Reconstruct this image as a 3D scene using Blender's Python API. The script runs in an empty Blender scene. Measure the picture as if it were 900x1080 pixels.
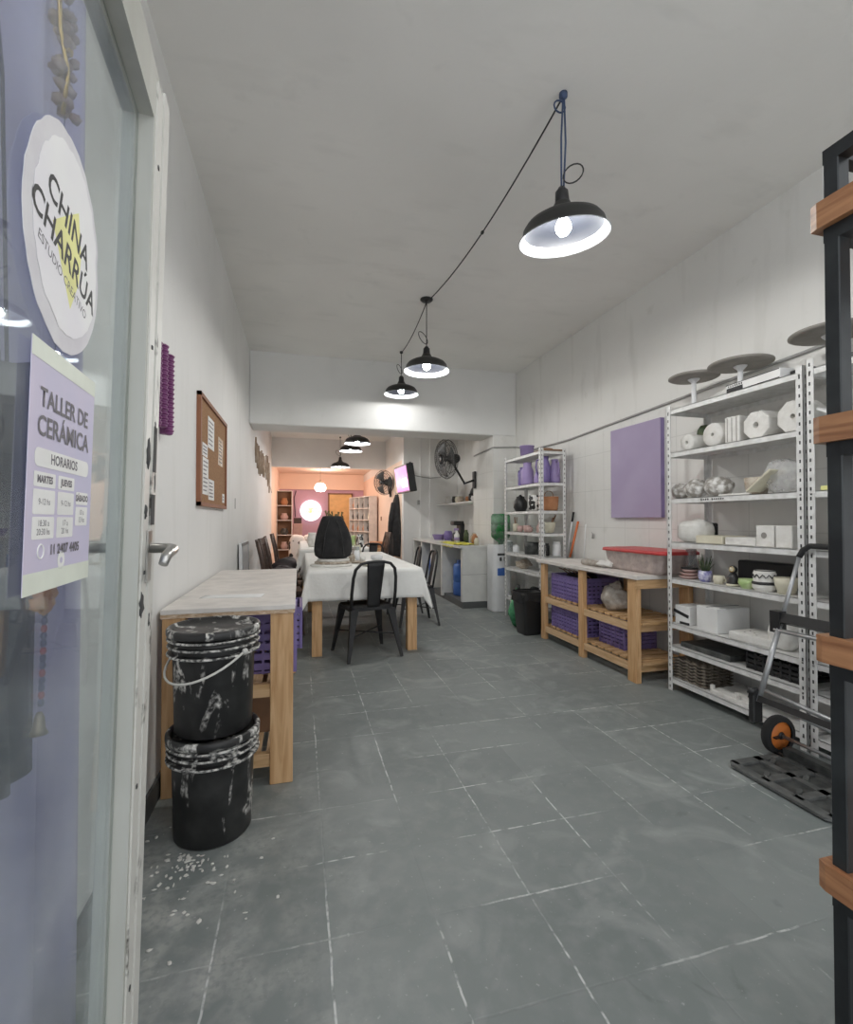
import bpy, bmesh, math, random
from mathutils import Vector, Matrix, Euler
random.seed(7)
PI = math.pi
R = math.radians
scene = bpy.context.scene
COL = scene.collection

# ---------------------------------------------------------------- camera
F = 500.0                      # focal length in px for a 900x1080 frame
CAMH = 1.22
YAW, PITCH = R(15.0), R(0.92)
camd = bpy.data.cameras.new('camera')
cam = bpy.data.objects.new('camera', camd)
COL.objects.link(cam)
cam.location = (0, 0, CAMH)
cam.rotation_euler = (PI/2 + PITCH, 0, -YAW)
camd.sensor_fit = 'HORIZONTAL'
camd.sensor_width = 36.0
camd.lens = 36.0 * F / 900.0
camd.clip_start = 0.02
scene.camera = cam
MROT = cam.rotation_euler.to_matrix()

def at(px, py, X=None, Y=None, Z=None):
    """photo reading -> point in the room, given the plane it lies on"""
    d = MROT @ Vector(((px-450)/F, (540-py)/F, -1.0))
    if X is not None: t = X/d.x
    elif Y is not None: t = Y/d.y
    else: t = (Z-CAMH)/d.z
    return Vector((d.x*t, d.y*t, CAMH+d.z*t))

# ---------------------------------------------------------------- materials
def nodes_of(m):
    m.use_nodes = True
    nt = m.node_tree
    return nt, nt.nodes, nt.links, nt.nodes.get('Principled BSDF')

def mat(name, col, rough=0.6, metal=0.0, col2=None, scale=8.0, lo=0.4, hi=0.65, bump=0.0, bscale=60.0,
        emit=None, estr=0.0, spec=0.5, detail=4.0, stretch=None, coat=0.0):
    m = bpy.data.materials.new(name)
    nt, N, L, b = nodes_of(m)
    b.inputs['Base Color'].default_value = (*col, 1)
    b.inputs['Roughness'].default_value = rough
    b.inputs['Metallic'].default_value = metal
    b.inputs['Specular IOR Level'].default_value = spec
    b.inputs['Coat Weight'].default_value = coat
    tc = N.new('ShaderNodeTexCoord')
    src = tc.outputs['Object']
    if stretch:
        mp = N.new('ShaderNodeMapping'); mp.inputs['Scale'].default_value = stretch
        L.new(src, mp.inputs['Vector']); src = mp.outputs['Vector']
    n = N.new('ShaderNodeTexNoise'); n.inputs['Scale'].default_value = scale
    n.inputs['Detail'].default_value = detail
    L.new(src, n.inputs['Vector'])
    r = N.new('ShaderNodeValToRGB')
    r.color_ramp.elements[0].position = lo; r.color_ramp.elements[1].position = hi
    c2 = col2 if col2 else tuple(c*0.86 for c in col)
    r.color_ramp.elements[0].color = (*col, 1); r.color_ramp.elements[1].color = (*c2, 1)
    L.new(n.outputs['Fac'], r.inputs['Fac']); L.new(r.outputs['Color'], b.inputs['Base Color'])
    if bump:
        n2 = N.new('ShaderNodeTexNoise'); n2.inputs['Scale'].default_value = bscale
        L.new(src, n2.inputs['Vector'])
        bp = N.new('ShaderNodeBump'); bp.inputs['Strength'].default_value = bump
        bp.inputs['Distance'].default_value = 0.01
        L.new(n2.outputs['Fac'], bp.inputs['Height']); L.new(bp.outputs['Normal'], b.inputs['Normal'])
    if emit:
        b.inputs['Emission Color'].default_value = (*emit, 1)
        b.inputs['Emission Strength'].default_value = estr
    return m

def wood(name, light, dark, axis='Z', rough=0.6, scale=1.0):
    """wood grain along one axis"""
    m = bpy.data.materials.new(name)
    nt, N, L, b = nodes_of(m)
    tc = N.new('ShaderNodeTexCoord'); mp = N.new('ShaderNodeMapping')
    sc = {'X': (1.2, 14, 14), 'Y': (14, 1.2, 14), 'Z': (14, 14, 1.2)}[axis]
    mp.inputs['Scale'].default_value = tuple(s*scale for s in sc)
    L.new(tc.outputs['Object'], mp.inputs['Vector'])
    n = N.new('ShaderNodeTexNoise'); n.inputs['Scale'].default_value = 2.6; n.inputs['Detail'].default_value = 3
    n.inputs['Distortion'].default_value = 1.1
    L.new(mp.outputs['Vector'], n.inputs['Vector'])
    r = N.new('ShaderNodeValToRGB'); e = r.color_ramp.elements
    e[0].position = 0.32; e[0].color = (*dark, 1); e[1].position = 0.62; e[1].color = (*light, 1)
    L.new(n.outputs['Fac'], r.inputs['Fac']); L.new(r.outputs['Color'], b.inputs['Base Color'])
    b.inputs['Roughness'].default_value = rough
    bp = N.new('ShaderNodeBump'); bp.inputs['Strength'].default_value = 0.15; bp.inputs['Distance'].default_value = 0.004
    L.new(n.outputs['Fac'], bp.inputs['Height']); L.new(bp.outputs['Normal'], b.inputs['Normal'])
    return m

def math_node(N, L, op, a, b=None, c=None):
    n = N.new('ShaderNodeMath'); n.operation = op
    for i, v in enumerate((a, b, c)):
        if v is None: continue
        if isinstance(v, (int, float)): n.inputs[i].default_value = v
        else: L.new(v, n.inputs[i])
    return n.outputs[0]

def mixcol(N, L, fac, a, b):
    n = N.new('ShaderNodeMix'); n.data_type = 'RGBA'
    if isinstance(fac, (int, float)): n.inputs['Factor'].default_value = fac
    else: L.new(fac, n.inputs['Factor'])
    for key, v in ((6, a), (7, b)):
        if isinstance(v, tuple): n.inputs[key].default_value = (*v, 1)
        else: L.new(v, n.inputs[key])
    return n.outputs[2]

def noise(N, L, vec, scale, detail=4.0, lo=None, hi=None, dist=0.0):
    n = N.new('ShaderNodeTexNoise'); n.inputs['Scale'].default_value = scale
    n.inputs['Detail'].default_value = detail; n.inputs['Distortion'].default_value = dist
    L.new(vec, n.inputs['Vector'])
    if lo is None: return n.outputs['Fac']
    mr = N.new('ShaderNodeMapRange'); mr.inputs['From Min'].default_value = lo; mr.inputs['From Max'].default_value = hi
    L.new(n.outputs['Fac'], mr.inputs['Value'])
    return mr.outputs['Result']

def floor_material():
    m = bpy.data.materials.new('painted tile floor')
    nt, N, L, b = nodes_of(m)
    tc = N.new('ShaderNodeTexCoord'); V = tc.outputs['Object']
    # slightly warp
    sx = N.new('ShaderNodeSeparateXYZ'); L.new(V, sx.inputs[0])
    wob = noise(N, L, V, 9.0, 3.0)
    wob = math_node(N, L, 'MULTIPLY', math_node(N, L, 'SUBTRACT', wob, 0.5), 0.012)
    def linedist(comp, off):
        a = math_node(N, L, 'ADD', comp, wob)
        a = math_node(N, L, 'SUBTRACT', a, off)
        return math_node(N, L, 'PINGPONG', a, 0.16)          # 0 at the joint, tiles of 0.32
    dx = linedist(sx.outputs['X'], 0.09); dy = linedist(sx.outputs['Y'], 1.104)
    def joint(d, w):
        mr = N.new('ShaderNodeMapRange'); mr.inputs['From Min'].default_value = w; mr.inputs['From Max'].default_value = w*0.45
        L.new(d, mr.inputs['Value']); return mr.outputs['Result']
    jx, jy = joint(dx, 0.0042), joint(dy, 0.0042)
    pres = noise(N, L, V, 1.7, 5.0, 0.46, 0.57)
    pres2 = noise(N, L, V, 26.0, 3.0, 0.40, 0.56)
    mp = N.new('ShaderNodeMapping'); mp.inputs['Location'].default_value = (7, 3, 0); L.new(V, mp.inputs['Vector'])
    presx = noise(N, L, mp.outputs['Vector'], 1.3, 5.0, 0.46, 0.58)
    # only every other joint across X is still open
    par = math_node(N, L, 'PINGPONG', math_node(N, L, 'SUBTRACT', sx.outputs['X'], 0.09+0.64), 0.32)
    j = math_node(N, L, 'MAXIMUM', math_node(N, L, 'MULTIPLY', jx, presx), math_node(N, L, 'MULTIPLY', jy, pres))
    j = math_node(N, L, 'MULTIPLY', j, pres2)
    base = mixcol(N, L, noise(N, L, V, 1.3, 6.0, 0.35, 0.68), (0.190, 0.214, 0.208), (0.250, 0.272, 0.264))
    base = mixcol(N, L, noise(N, L, V, 14.0, 6.0, 0.45, 0.8), base, (0.26, 0.275, 0.27))
    # each tile a touch different
    fl = N.new('ShaderNodeVectorMath'); fl.operation = 'SNAP'; fl.inputs[1].default_value = (0.32, 0.32, 10)
    sh = N.new('ShaderNodeVectorMath'); sh.operation = 'ADD'; sh.inputs[1].default_value = (0.23, 0.176, 0.5); L.new(V, sh.inputs[0])
    L.new(sh.outputs[0], fl.inputs[0])
    wn = N.new('ShaderNodeTexWhiteNoise'); L.new(fl.outputs[0], wn.inputs['Vector'])
    base = mixcol(N, L, math_node(N, L, 'MULTIPLY', wn.outputs['Value'], 0.22), base, (0.10, 0.12, 0.12))
    # chalky smears, heavier by the left wall and the entrance
    smear = noise(N, L, V, 3.6, 12.0, 0.53, 0.80, 1.2)
    leftw = N.new('ShaderNodeMapRange'); leftw.inputs['From Min'].default_value = 0.35; leftw.inputs['From Max'].default_value = -0.6
    L.new(sx.outputs['X'], leftw.inputs['Value'])
    near = N.new('ShaderNodeMapRange'); near.inputs['From Min'].default_value = 3.2; near.inputs['From Max'].default_value = 1.2
    L.new(sx.outputs['Y'], near.inputs['Value'])
    ln = math_node(N, L, 'MULTIPLY', leftw.outputs['Result'], near.outputs['Result'])
    sm2 = math_node(N, L, 'MULTIPLY', noise(N, L, V, 7.0, 14.0, 0.42, 0.62, 0.3), noise(N, L, V, 45.0, 6.0, 0.30, 0.55))
    base = mixcol(N, L, math_node(N, L, 'MULTIPLY', smear, 0.5), base, (0.46, 0.47, 0.46))
    base = mixcol(N, L, math_node(N, L, 'MULTIPLY', math_node(N, L, 'MULTIPLY', sm2, ln), 0.55), base, (0.60, 0.59, 0.55))
    speck = noise(N, L, V, 60.0, 4.0, 0.66, 0.74)
    base = mixcol(N, L, math_node(N, L, 'MULTIPLY', speck, 0.45), base, (0.5, 0.51, 0.5))
    base = mixcol(N, L, math_node(N, L, 'MULTIPLY', j, 0.8), base, (0.66, 0.67, 0.66))
    dk = noise(N, L, V, 6.5, 5.0, 0.66, 0.74, 1.0)
    base = mixcol(N, L, math_node(N, L, 'MULTIPLY', dk, 0.3), base, (0.07, 0.08, 0.08))
    L.new(base, b.inputs['Base Color'])
    rr = N.new('ShaderNodeMapRange'); rr.inputs['To Min'].default_value = 0.34; rr.inputs['To Max'].default_value = 0.62
    L.new(noise(N, L, V, 3.0, 6.0), rr.inputs['Value']); L.new(rr.outputs['Result'], b.inputs['Roughness'])
    h = math_node(N, L, 'ADD', math_node(N, L, 'MULTIPLY', math_node(N, L, 'MAXIMUM', jx, jy), -0.6), noise(N, L, V, 20.0, 4.0))
    bp = N.new('ShaderNodeBump'); bp.inputs['Strength'].default_value = 0.25; bp.inputs['Distance'].default_value = 0.004
    L.new(h, bp.inputs['Height']); L.new(bp.outputs['Normal'], b.inputs['Normal'])
    return m

def wall_material(name, col, dirt, blocks=False, dirt_amt=0.6, dz=0.25, ceil=False):
    m = bpy.data.materials.new(name)
    nt, N, L, b = nodes_of(m)
    tc = N.new('ShaderNodeTexCoord'); V = tc.outputs['Object']
    c = mixcol(N, L, noise(N, L, V, 0.9, 5.0, 0.35, 0.75), col, tuple(x*0.9 for x in col))
    sp = noise(N, L, V, 5.0, 9.0, 0.64, 0.78)
    c = mixcol(N, L, math_node(N, L, 'MULTIPLY', sp, 0.35*dirt_amt), c, dirt)
    mp = N.new('ShaderNodeMapping'); mp.inputs['Scale'].default_value = (1, 3.0, 0.5); L.new(V, mp.inputs['Vector'])
    st = noise(N, L, mp.outputs['Vector'], 2.0, 8.0, 0.56, 0.8)
    c = mixcol(N, L, math_node(N, L, 'MULTIPLY', st, 0.4*dirt_amt), c, dirt)
    if blocks:
        sx = N.new('ShaderNodeSeparateXYZ'); L.new(V, sx.inputs[0])
        d1 = math_node(N, L, 'PINGPONG', sx.outputs['Z'], 0.19)
        d2 = math_node(N, L, 'PINGPONG', sx.outputs['Y'], 0.16)
        d = math_node(N, L, 'MINIMUM', d1, d2)
        mr = N.new('ShaderNodeMapRange'); mr.inputs['From Min'].default_value = 0.006; mr.inputs['From Max'].default_value = 0.001
        L.new(d, mr.inputs['Value'])
        low = N.new('ShaderNodeMapRange'); low.inputs['From Min'].default_value = 2.14; low.inputs['From Max'].default_value = 2.10
        L.new(sx.outputs['Z'], low.inputs['Value'])
        k = math_node(N, L, 'MULTIPLY', math_node(N, L, 'MULTIPLY', mr.outputs['Result'], low.outputs['Result']), 0.28)
        c = mixcol(N, L, k, c, (0.36, 0.36, 0.34))
    L.new(c, b.inputs['Base Color'])
    b.inputs['Roughness'].default_value = 0.75
    b.inputs['Specular IOR Level'].default_value = 0.25
    bp = N.new('ShaderNodeBump'); bp.inputs['Strength'].default_value = 0.25; bp.inputs['Distance'].default_value = 0.006
    L.new(noise(N, L, V, 22.0, 8.0), bp.inputs['Height']); L.new(bp.outputs['Normal'], b.inputs['Normal'])
    return m

def splash_material(name, base, splash, amt=0.5):
    m = bpy.data.materials.new(name)
    nt, N, L, b = nodes_of(m)
    tc = N.new('ShaderNodeTexCoord'); V = tc.outputs['Object']
    mp = N.new('ShaderNodeMapping'); mp.inputs['Scale'].default_value = (10, 10, 3.2); L.new(V, mp.inputs['Vector'])
    a = noise(N, L, mp.outputs['Vector'], 1.25, 7.0, 0.60-0.1*amt, 0.66-0.1*amt, 0.8)
    a2 = noise(N, L, V, 55.0, 5.0, 0.40, 0.62)
    f = math_node(N, L, 'MULTIPLY', a, a2)
    film = noise(N, L, V, 9.0, 8.0, 0.45, 0.8)
    c = mixcol(N, L, math_node(N, L, 'MULTIPLY', film, 0.10), base, (0.30, 0.30, 0.29))
    c = mixcol(N, L, f, c, splash)
    L.new(c, b.inputs['Base Color'])
    b.inputs['Roughness'].default_value = 0.45
    return m

def glass_material(name, tint=(0.93, 0.96, 0.95), opacity=0.08, rough=0.02):
    m = bpy.data.materials.new(name)
    nt, N, L, b = nodes_of(m)
    N.remove(b)
    out = N.get('Material Output')
    tr = N.new('ShaderNodeBsdfTransparent'); tr.inputs['Color'].default_value = (*tint, 1)
    gl = N.new('ShaderNodeBsdfGlossy'); gl.inputs['Roughness'].default_value = rough
    gl.inputs['Color'].default_value = (0.9, 0.92, 0.95, 1)
    fr = N.new('ShaderNodeFresnel'); fr.inputs['IOR'].default_value = 1.30
    mx = N.new('ShaderNodeMixShader')
    L.new(math_node(N, L, 'MULTIPLY', fr.outputs[0], 0.45), mx.inputs[0]); L.new(tr.outputs[0], mx.inputs[1]); L.new(gl.outputs[0], mx.inputs[2])
    df = N.new('ShaderNodeBsdfDiffuse'); df.inputs['Color'].default_value = (0.75, 0.77, 0.78, 1)
    tc = N.new('ShaderNodeTexCoord')
    mx2 = N.new('ShaderNodeMixShader')
    d = noise(N, L, tc.outputs['Object'], 6.0, 6.0, 0.3, 0.8)
    L.new(math_node(N, L, 'MULTIPLY', d, opacity*2), mx2.inputs[0])
    L.new(mx.outputs[0], mx2.inputs[1]); L.new(df.outputs[0], mx2.inputs[2])
    L.new(mx2.outputs[0], out.inputs['Surface'])
    return m

def plastic_film(name, col=(0.8, 0.8, 0.8), alpha=0.45, rough=0.25):
    m = bpy.data.materials.new(name)
    nt, N, L, b = nodes_of(m)
    b.inputs['Base Color'].default_value = (*col, 1)
    b.inputs['Roughness'].default_value = rough
    tc = N.new('ShaderNodeTexCoord')
    f = noise(N, L, tc.outputs['Object'], 14.0, 6.0, 0.3, 0.75)
    a = math_node(N, L, 'ADD', math_node(N, L, 'MULTIPLY', f, 0.4), alpha-0.2)
    L.new(a, b.inputs['Alpha'])
    bp = N.new('ShaderNodeBump'); bp.inputs['Strength'].default_value = 0.7; bp.inputs['Distance'].default_value = 0.02
    L.new(f, bp.inputs['Height']); L.new(bp.outputs['Normal'], b.inputs['Normal'])
    return m

M = {}
M['floor'] = floor_material()
M['wall'] = wall_material('white painted wall', (0.80, 0.80, 0.785), (0.5, 0.5, 0.46))
M['wall_right'] = wall_material('white painted block wall', (0.76, 0.755, 0.73), (0.42, 0.41, 0.37), blocks=True, dirt_amt=0.9)
M['ceiling'] = wall_material('ceiling paint', (0.84, 0.83, 0.80), (0.52, 0.52, 0.49), dirt_amt=0.6)
M['beam'] = wall_material('beam paint', (0.76, 0.76, 0.745), (0.5, 0.5, 0.47))
M['peach'] = wall_material('peach lit wall', (0.86, 0.68, 0.56), (0.8, 0.58, 0.46))  # warm light of the back room put into the wall colour
M['lilac_wall'] = wall_material('lilac pink wall', (0.60, 0.40, 0.52), (0.55, 0.36, 0.46))
M['base_dark'] = mat('dark skirting', (0.10, 0.105, 0.105), 0.6)
M['grey_line'] = mat('grey paint line', (0.36, 0.36, 0.35), 0.7)
M['pine'] = wood('pine upright', (0.66, 0.42, 0.22), (0.50, 0.28, 0.12), 'Z')
M['pine_y'] = wood('pine along', (0.68, 0.48, 0.29), (0.52, 0.33, 0.17), 'Y')
M['pine_x'] = wood('pine across', (0.64, 0.42, 0.23), (0.48, 0.29, 0.13), 'X')
M['bench_top'] = mat('pale bench top', (0.74, 0.70, 0.66), 0.6, col2=(0.58, 0.55, 0.52), scale=9, lo=0.35, hi=0.75)
M['bench_edge'] = mat('plywood edge', (0.45, 0.30, 0.18), 0.6, col2=(0.68, 0.55, 0.42), scale=30, stretch=(1, 1, 4))
M['rack_wood'] = wood('varnished rack wood', (0.44, 0.22, 0.105), (0.24, 0.10, 0.045), 'Y', 0.4)
M['black_steel'] = mat('black steel', (0.018, 0.02, 0.022), 0.45, 0.3, col2=(0.035, 0.04, 0.042))
M['white_steel'] = mat('white shelf steel', (0.74, 0.74, 0.73), 0.45, col2=(0.62, 0.62, 0.60), scale=20)
M['hole'] = mat('slot hole', (0.06, 0.06, 0.06), 0.8)
M['steel'] = mat('grey tube steel', (0.42, 0.43, 0.44), 0.35, 0.6)
M['chrome'] = mat('worn chrome', (0.55, 0.54, 0.52), 0.28, 0.9)
M['black'] = mat('matte black', (0.012, 0.012, 0.013), 0.5, col2=(0.02, 0.02, 0.022))
M['black_plastic'] = mat('black plastic', (0.02, 0.02, 0.021), 0.4)
M['shade_black'] = mat('black enamel', (0.02, 0.02, 0.019), 0.4)
M['shade_inner'] = mat('grey inner dome', (0.006, 0.007, 0.010), 0.4)
M['shade_white'] = mat('white enamel', (0.55, 0.57, 0.59), 0.35, col2=(0.52, 0.55, 0.57))
M['bulb'] = mat('lit bulb', (1, 1, 1), 0.5, emit=(0.93, 0.97, 1.0), estr=28)
M['globe'] = mat('lit globe', (1, 1, 1), 0.5, emit=(1.0, 0.85, 0.72), estr=4)
M['sign_lit'] = mat('lit round sign', (1, 1, 1), 0.5, emit=(1.0, 0.95, 0.93), estr=1.0)
M['sign_yellow'] = mat('lit yellow mark', (0.9, 0.85, 0.3), 0.5, emit=(1.0, 0.9, 0.45), estr=1.2)
M['cable'] = mat('dark cable', (0.025, 0.025, 0.025), 0.6)
M['cable_blue'] = mat('blue grey cable', (0.05, 0.08, 0.16), 0.6)
M['cloth'] = mat('white tablecloth', (0.84, 0.84, 0.81), 0.85, col2=(0.79, 0.79, 0.76), bump=0.2, bscale=40)
M['bucket'] = splash_material('black bucket with slip splashes', (0.014, 0.014, 0.014), (0.72, 0.70, 0.66), 0.0)
M['bucket_rim'] = splash_material('bucket rim with slip', (0.02, 0.02, 0.02), (0.70, 0.69, 0.65), 0.55)
M['slip_white'] = mat('dried white slip', (0.68, 0.67, 0.63), 0.8)
M['door_frame'] = mat('old door paint', (0.50, 0.50, 0.46), 0.55, col2=(0.40, 0.40, 0.36), scale=7, stretch=(1, 1, .3))
M['door_chip'] = splash_material('chipped white door paint', (0.66, 0.65, 0.61), (0.10, 0.09, 0.08), 0.3)
M['glass'] = glass_material('door glass')
M['sticker'] = mat('white vinyl sticker', (0.86, 0.86, 0.85), 0.6, col2=(0.80, 0.78, 0.82), scale=5)
M['sticker_grey'] = mat('sticker back paper', (0.70, 0.69, 0.71), 0.6, col2=(0.62, 0.60, 0.64), scale=14)
M['ink'] = mat('black ink', (0.02, 0.02, 0.022), 0.6)
M['ink_soft'] = mat('grey ink', (0.16, 0.15, 0.17), 0.6)
M['yellow'] = mat('yellow mark', (0.88, 0.86, 0.36), 0.6)
M['poster'] = mat('lilac poster', (0.56, 0.54, 0.70), 0.6, col2=(0.64, 0.58, 0.72), scale=4)
M['poster_pale'] = mat('pale green poster band', (0.78, 0.82, 0.72), 0.6)
M['poster_white'] = mat('poster white box', (0.86, 0.86, 0.84), 0.6)
M['reflection_sheet'] = mat('lilac curtain', (0.40, 0.38, 0.60), 0.85, col2=(0.46, 0.44, 0.64), scale=2)  # stands in for the lilac reflection in the door glass
M['navy'] = mat('dark blue reflection', (0.03, 0.035, 0.07), 0.9)  # dark part of the glass reflection put into the colour
M['garland'] = mat('dried flowers', (0.26, 0.17, 0.16), 0.8, col2=(0.42, 0.33, 0.34), scale=60)
M['amber'] = mat('amber ribbon', (0.48, 0.18, 0.07), 0.45, col2=(0.70, 0.42, 0.22), scale=40)
M['bead_red'] = mat('red beads', (0.30, 0.05, 0.07), 0.35)
M['bead_blue'] = mat('blue beads', (0.06, 0.07, 0.16), 0.35)
M['brass'] = mat('aged brass', (0.30, 0.25, 0.19), 0.4, 0.8)
M['purple_plastic'] = mat('purple plastic', (0.18, 0.135, 0.34), 0.45, col2=(0.23, 0.18, 0.40))
M['magenta'] = mat('magenta plastic', (0.15, 0.03, 0.125), 0.4, col2=(0.20, 0.05, 0.17))
M['lilac_plastic'] = mat('lilac plastic', (0.34, 0.26, 0.50), 0.5, col2=(0.38, 0.30, 0.54))
M['lilac_board'] = mat('lilac canvas', (0.38, 0.32, 0.47), 0.8, col2=(0.41, 0.35, 0.50), scale=3)
M['lilac_edge'] = mat('lilac canvas edge', (0.24, 0.19, 0.37), 0.8)
M['cork'] = mat('cork', (0.34, 0.19, 0.09), 0.9, col2=(0.26, 0.13, 0.06), scale=90, bump=0.3)
M['cork_frame'] = mat('cork board frame', (0.27, 0.11, 0.055), 0.6)
M['paper'] = mat('white paper', (0.78, 0.78, 0.77), 0.8, col2=(0.70, 0.70, 0.69), scale=6)
M['card'] = mat('cardboard', (0.26, 0.15, 0.09), 0.9)
M['plaster'] = mat('plaster mould', (0.74, 0.73, 0.70), 0.9, col2=(0.58, 0.56, 0.52), scale=16, lo=0.4, hi=0.8, bump=0.35, bscale=40)
M['plaster_dark'] = mat('plaster recess', (0.30, 0.28, 0.26), 0.9)
M['cream'] = mat('cream ceramic', (0.66, 0.63, 0.50), 0.5, col2=(0.58, 0.54, 0.42))
M['clay_bag'] = mat('bagged clay', (0.30, 0.28, 0.25), 0.35, col2=(0.78, 0.77, 0.75), scale=24, lo=0.45, hi=0.62, bump=0.9, bscale=30, coat=0.5)
M['film'] = plastic_film('clear plastic bag')
M['disc'] = mat('grey wheel head', (0.22, 0.205, 0.18), 0.6, col2=(0.29, 0.27, 0.245))
M['terracotta'] = mat('terracotta', (0.42, 0.19, 0.09), 0.8, col2=(0.48, 0.24, 0.12), bump=0.3)
M['pink_pot'] = mat('pinkish bisque', (0.55, 0.38, 0.35), 0.8)
M['green_glaze'] = mat('green glaze', (0.36, 0.50, 0.20), 0.3, col2=(0.60, 0.66, 0.42))
M['spot'] = mat('black and white spots', (0.80, 0.80, 0.78), 0.4, col2=(0.02, 0.02, 0.02), scale=26, lo=0.5, hi=0.53, detail=0)
M['gold'] = mat('gold lustre', (0.75, 0.50, 0.18), 0.25, 0.9)
M['leaf'] = mat('dark foliage', (0.05, 0.08, 0.04), 0.7, col2=(0.10, 0.12, 0.06), scale=30)
M['glass_jar'] = glass_material('jar glass', (0.85, 0.87, 0.87), 0.25)
M['tub'] = plastic_film('cloudy tub plastic', (0.55, 0.46, 0.43), 0.75, 0.35)
M['red'] = mat('red lid', (0.55, 0.05, 0.05), 0.4)
M['green_jug'] = glass_material('green jug plastic', (0.16, 0.62, 0.30), 0.22, 0.1)
M['green_bag'] = mat('green bottle plastic', (0.035, 0.22, 0.09), 0.25, col2=(0.10, 0.36, 0.18), scale=14, bump=0.5)
M['white_plastic'] = mat('white plastic', (0.74, 0.75, 0.76), 0.4, col2=(0.70, 0.71, 0.72))
M['blue_plastic'] = mat('blue plastic', (0.05, 0.13, 0.42), 0.4, col2=(0.08, 0.18, 0.48))
M['orange'] = mat('orange handle', (0.72, 0.20, 0.07), 0.5)
M['orange_hub'] = mat('orange wheel hub', (0.80, 0.24, 0.05), 0.45)
M['rubber'] = mat('rubber', (0.02, 0.02, 0.02), 0.8)
M['toe'] = mat('grey toe plate', (0.055, 0.058, 0.058), 0.5, 0.3, col2=(0.11, 0.115, 0.11), scale=20)
M['egg'] = mat('egg carton pulp', (0.17, 0.14, 0.11), 0.95, col2=(0.26, 0.23, 0.19), scale=40, bump=0.5)
M['counter'] = mat('tiled counter', (0.66, 0.66, 0.63), 0.5, col2=(0.60, 0.60, 0.58))
M['dark_wood'] = mat('dark stained wood', (0.05, 0.027, 0.018), 0.45, col2=(0.09, 0.05, 0.035), scale=14)
M['fabric_black'] = mat('black fabric', (0.011, 0.011, 0.012), 0.9, col2=(0.022, 0.022, 0.023), bump=0.3, scale=12)
M['jacket'] = mat('dark padded jacket', (0.025, 0.02, 0.022), 0.7, col2=(0.05, 0.035, 0.035), scale=9)
M['driftwood'] = mat('weathered wood sticks', (0.30, 0.22, 0.16), 0.9, col2=(0.45, 0.36, 0.28), scale=10)
M['yellow_cloth'] = mat('yellow cloth', (0.70, 0.62, 0.06), 0.9, col2=(0.45, 0.48, 0.10), scale=12)
M['screen'] = mat('lit purple screen', (0.1, 0.02, 0.1), 0.3, col2=(0.3, 0.1, 0.3), emit=(0.42, 0.08, 0.42), estr=0.9)
M['screen_white'] = mat('lit white patch', (0.9, 0.9, 0.9), 0.3, emit=(1.0, 0.75, 1.0), estr=1.1)
M['sack'] = mat('clay lump', (0.34, 0.30, 0.26), 0.9, col2=(0.52, 0.49, 0.45), scale=22, bump=0.8, bscale=18)
M['toe_light'] = mat('worn grey toe plate', (0.10, 0.105, 0.102), 0.5, 0.2, col2=(0.16, 0.165, 0.16), scale=20)
M['food'] = mat('mixed clay tools', (0.34, 0.28, 0.22), 0.8, col2=(0.55, 0.5, 0.42), scale=30)

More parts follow.
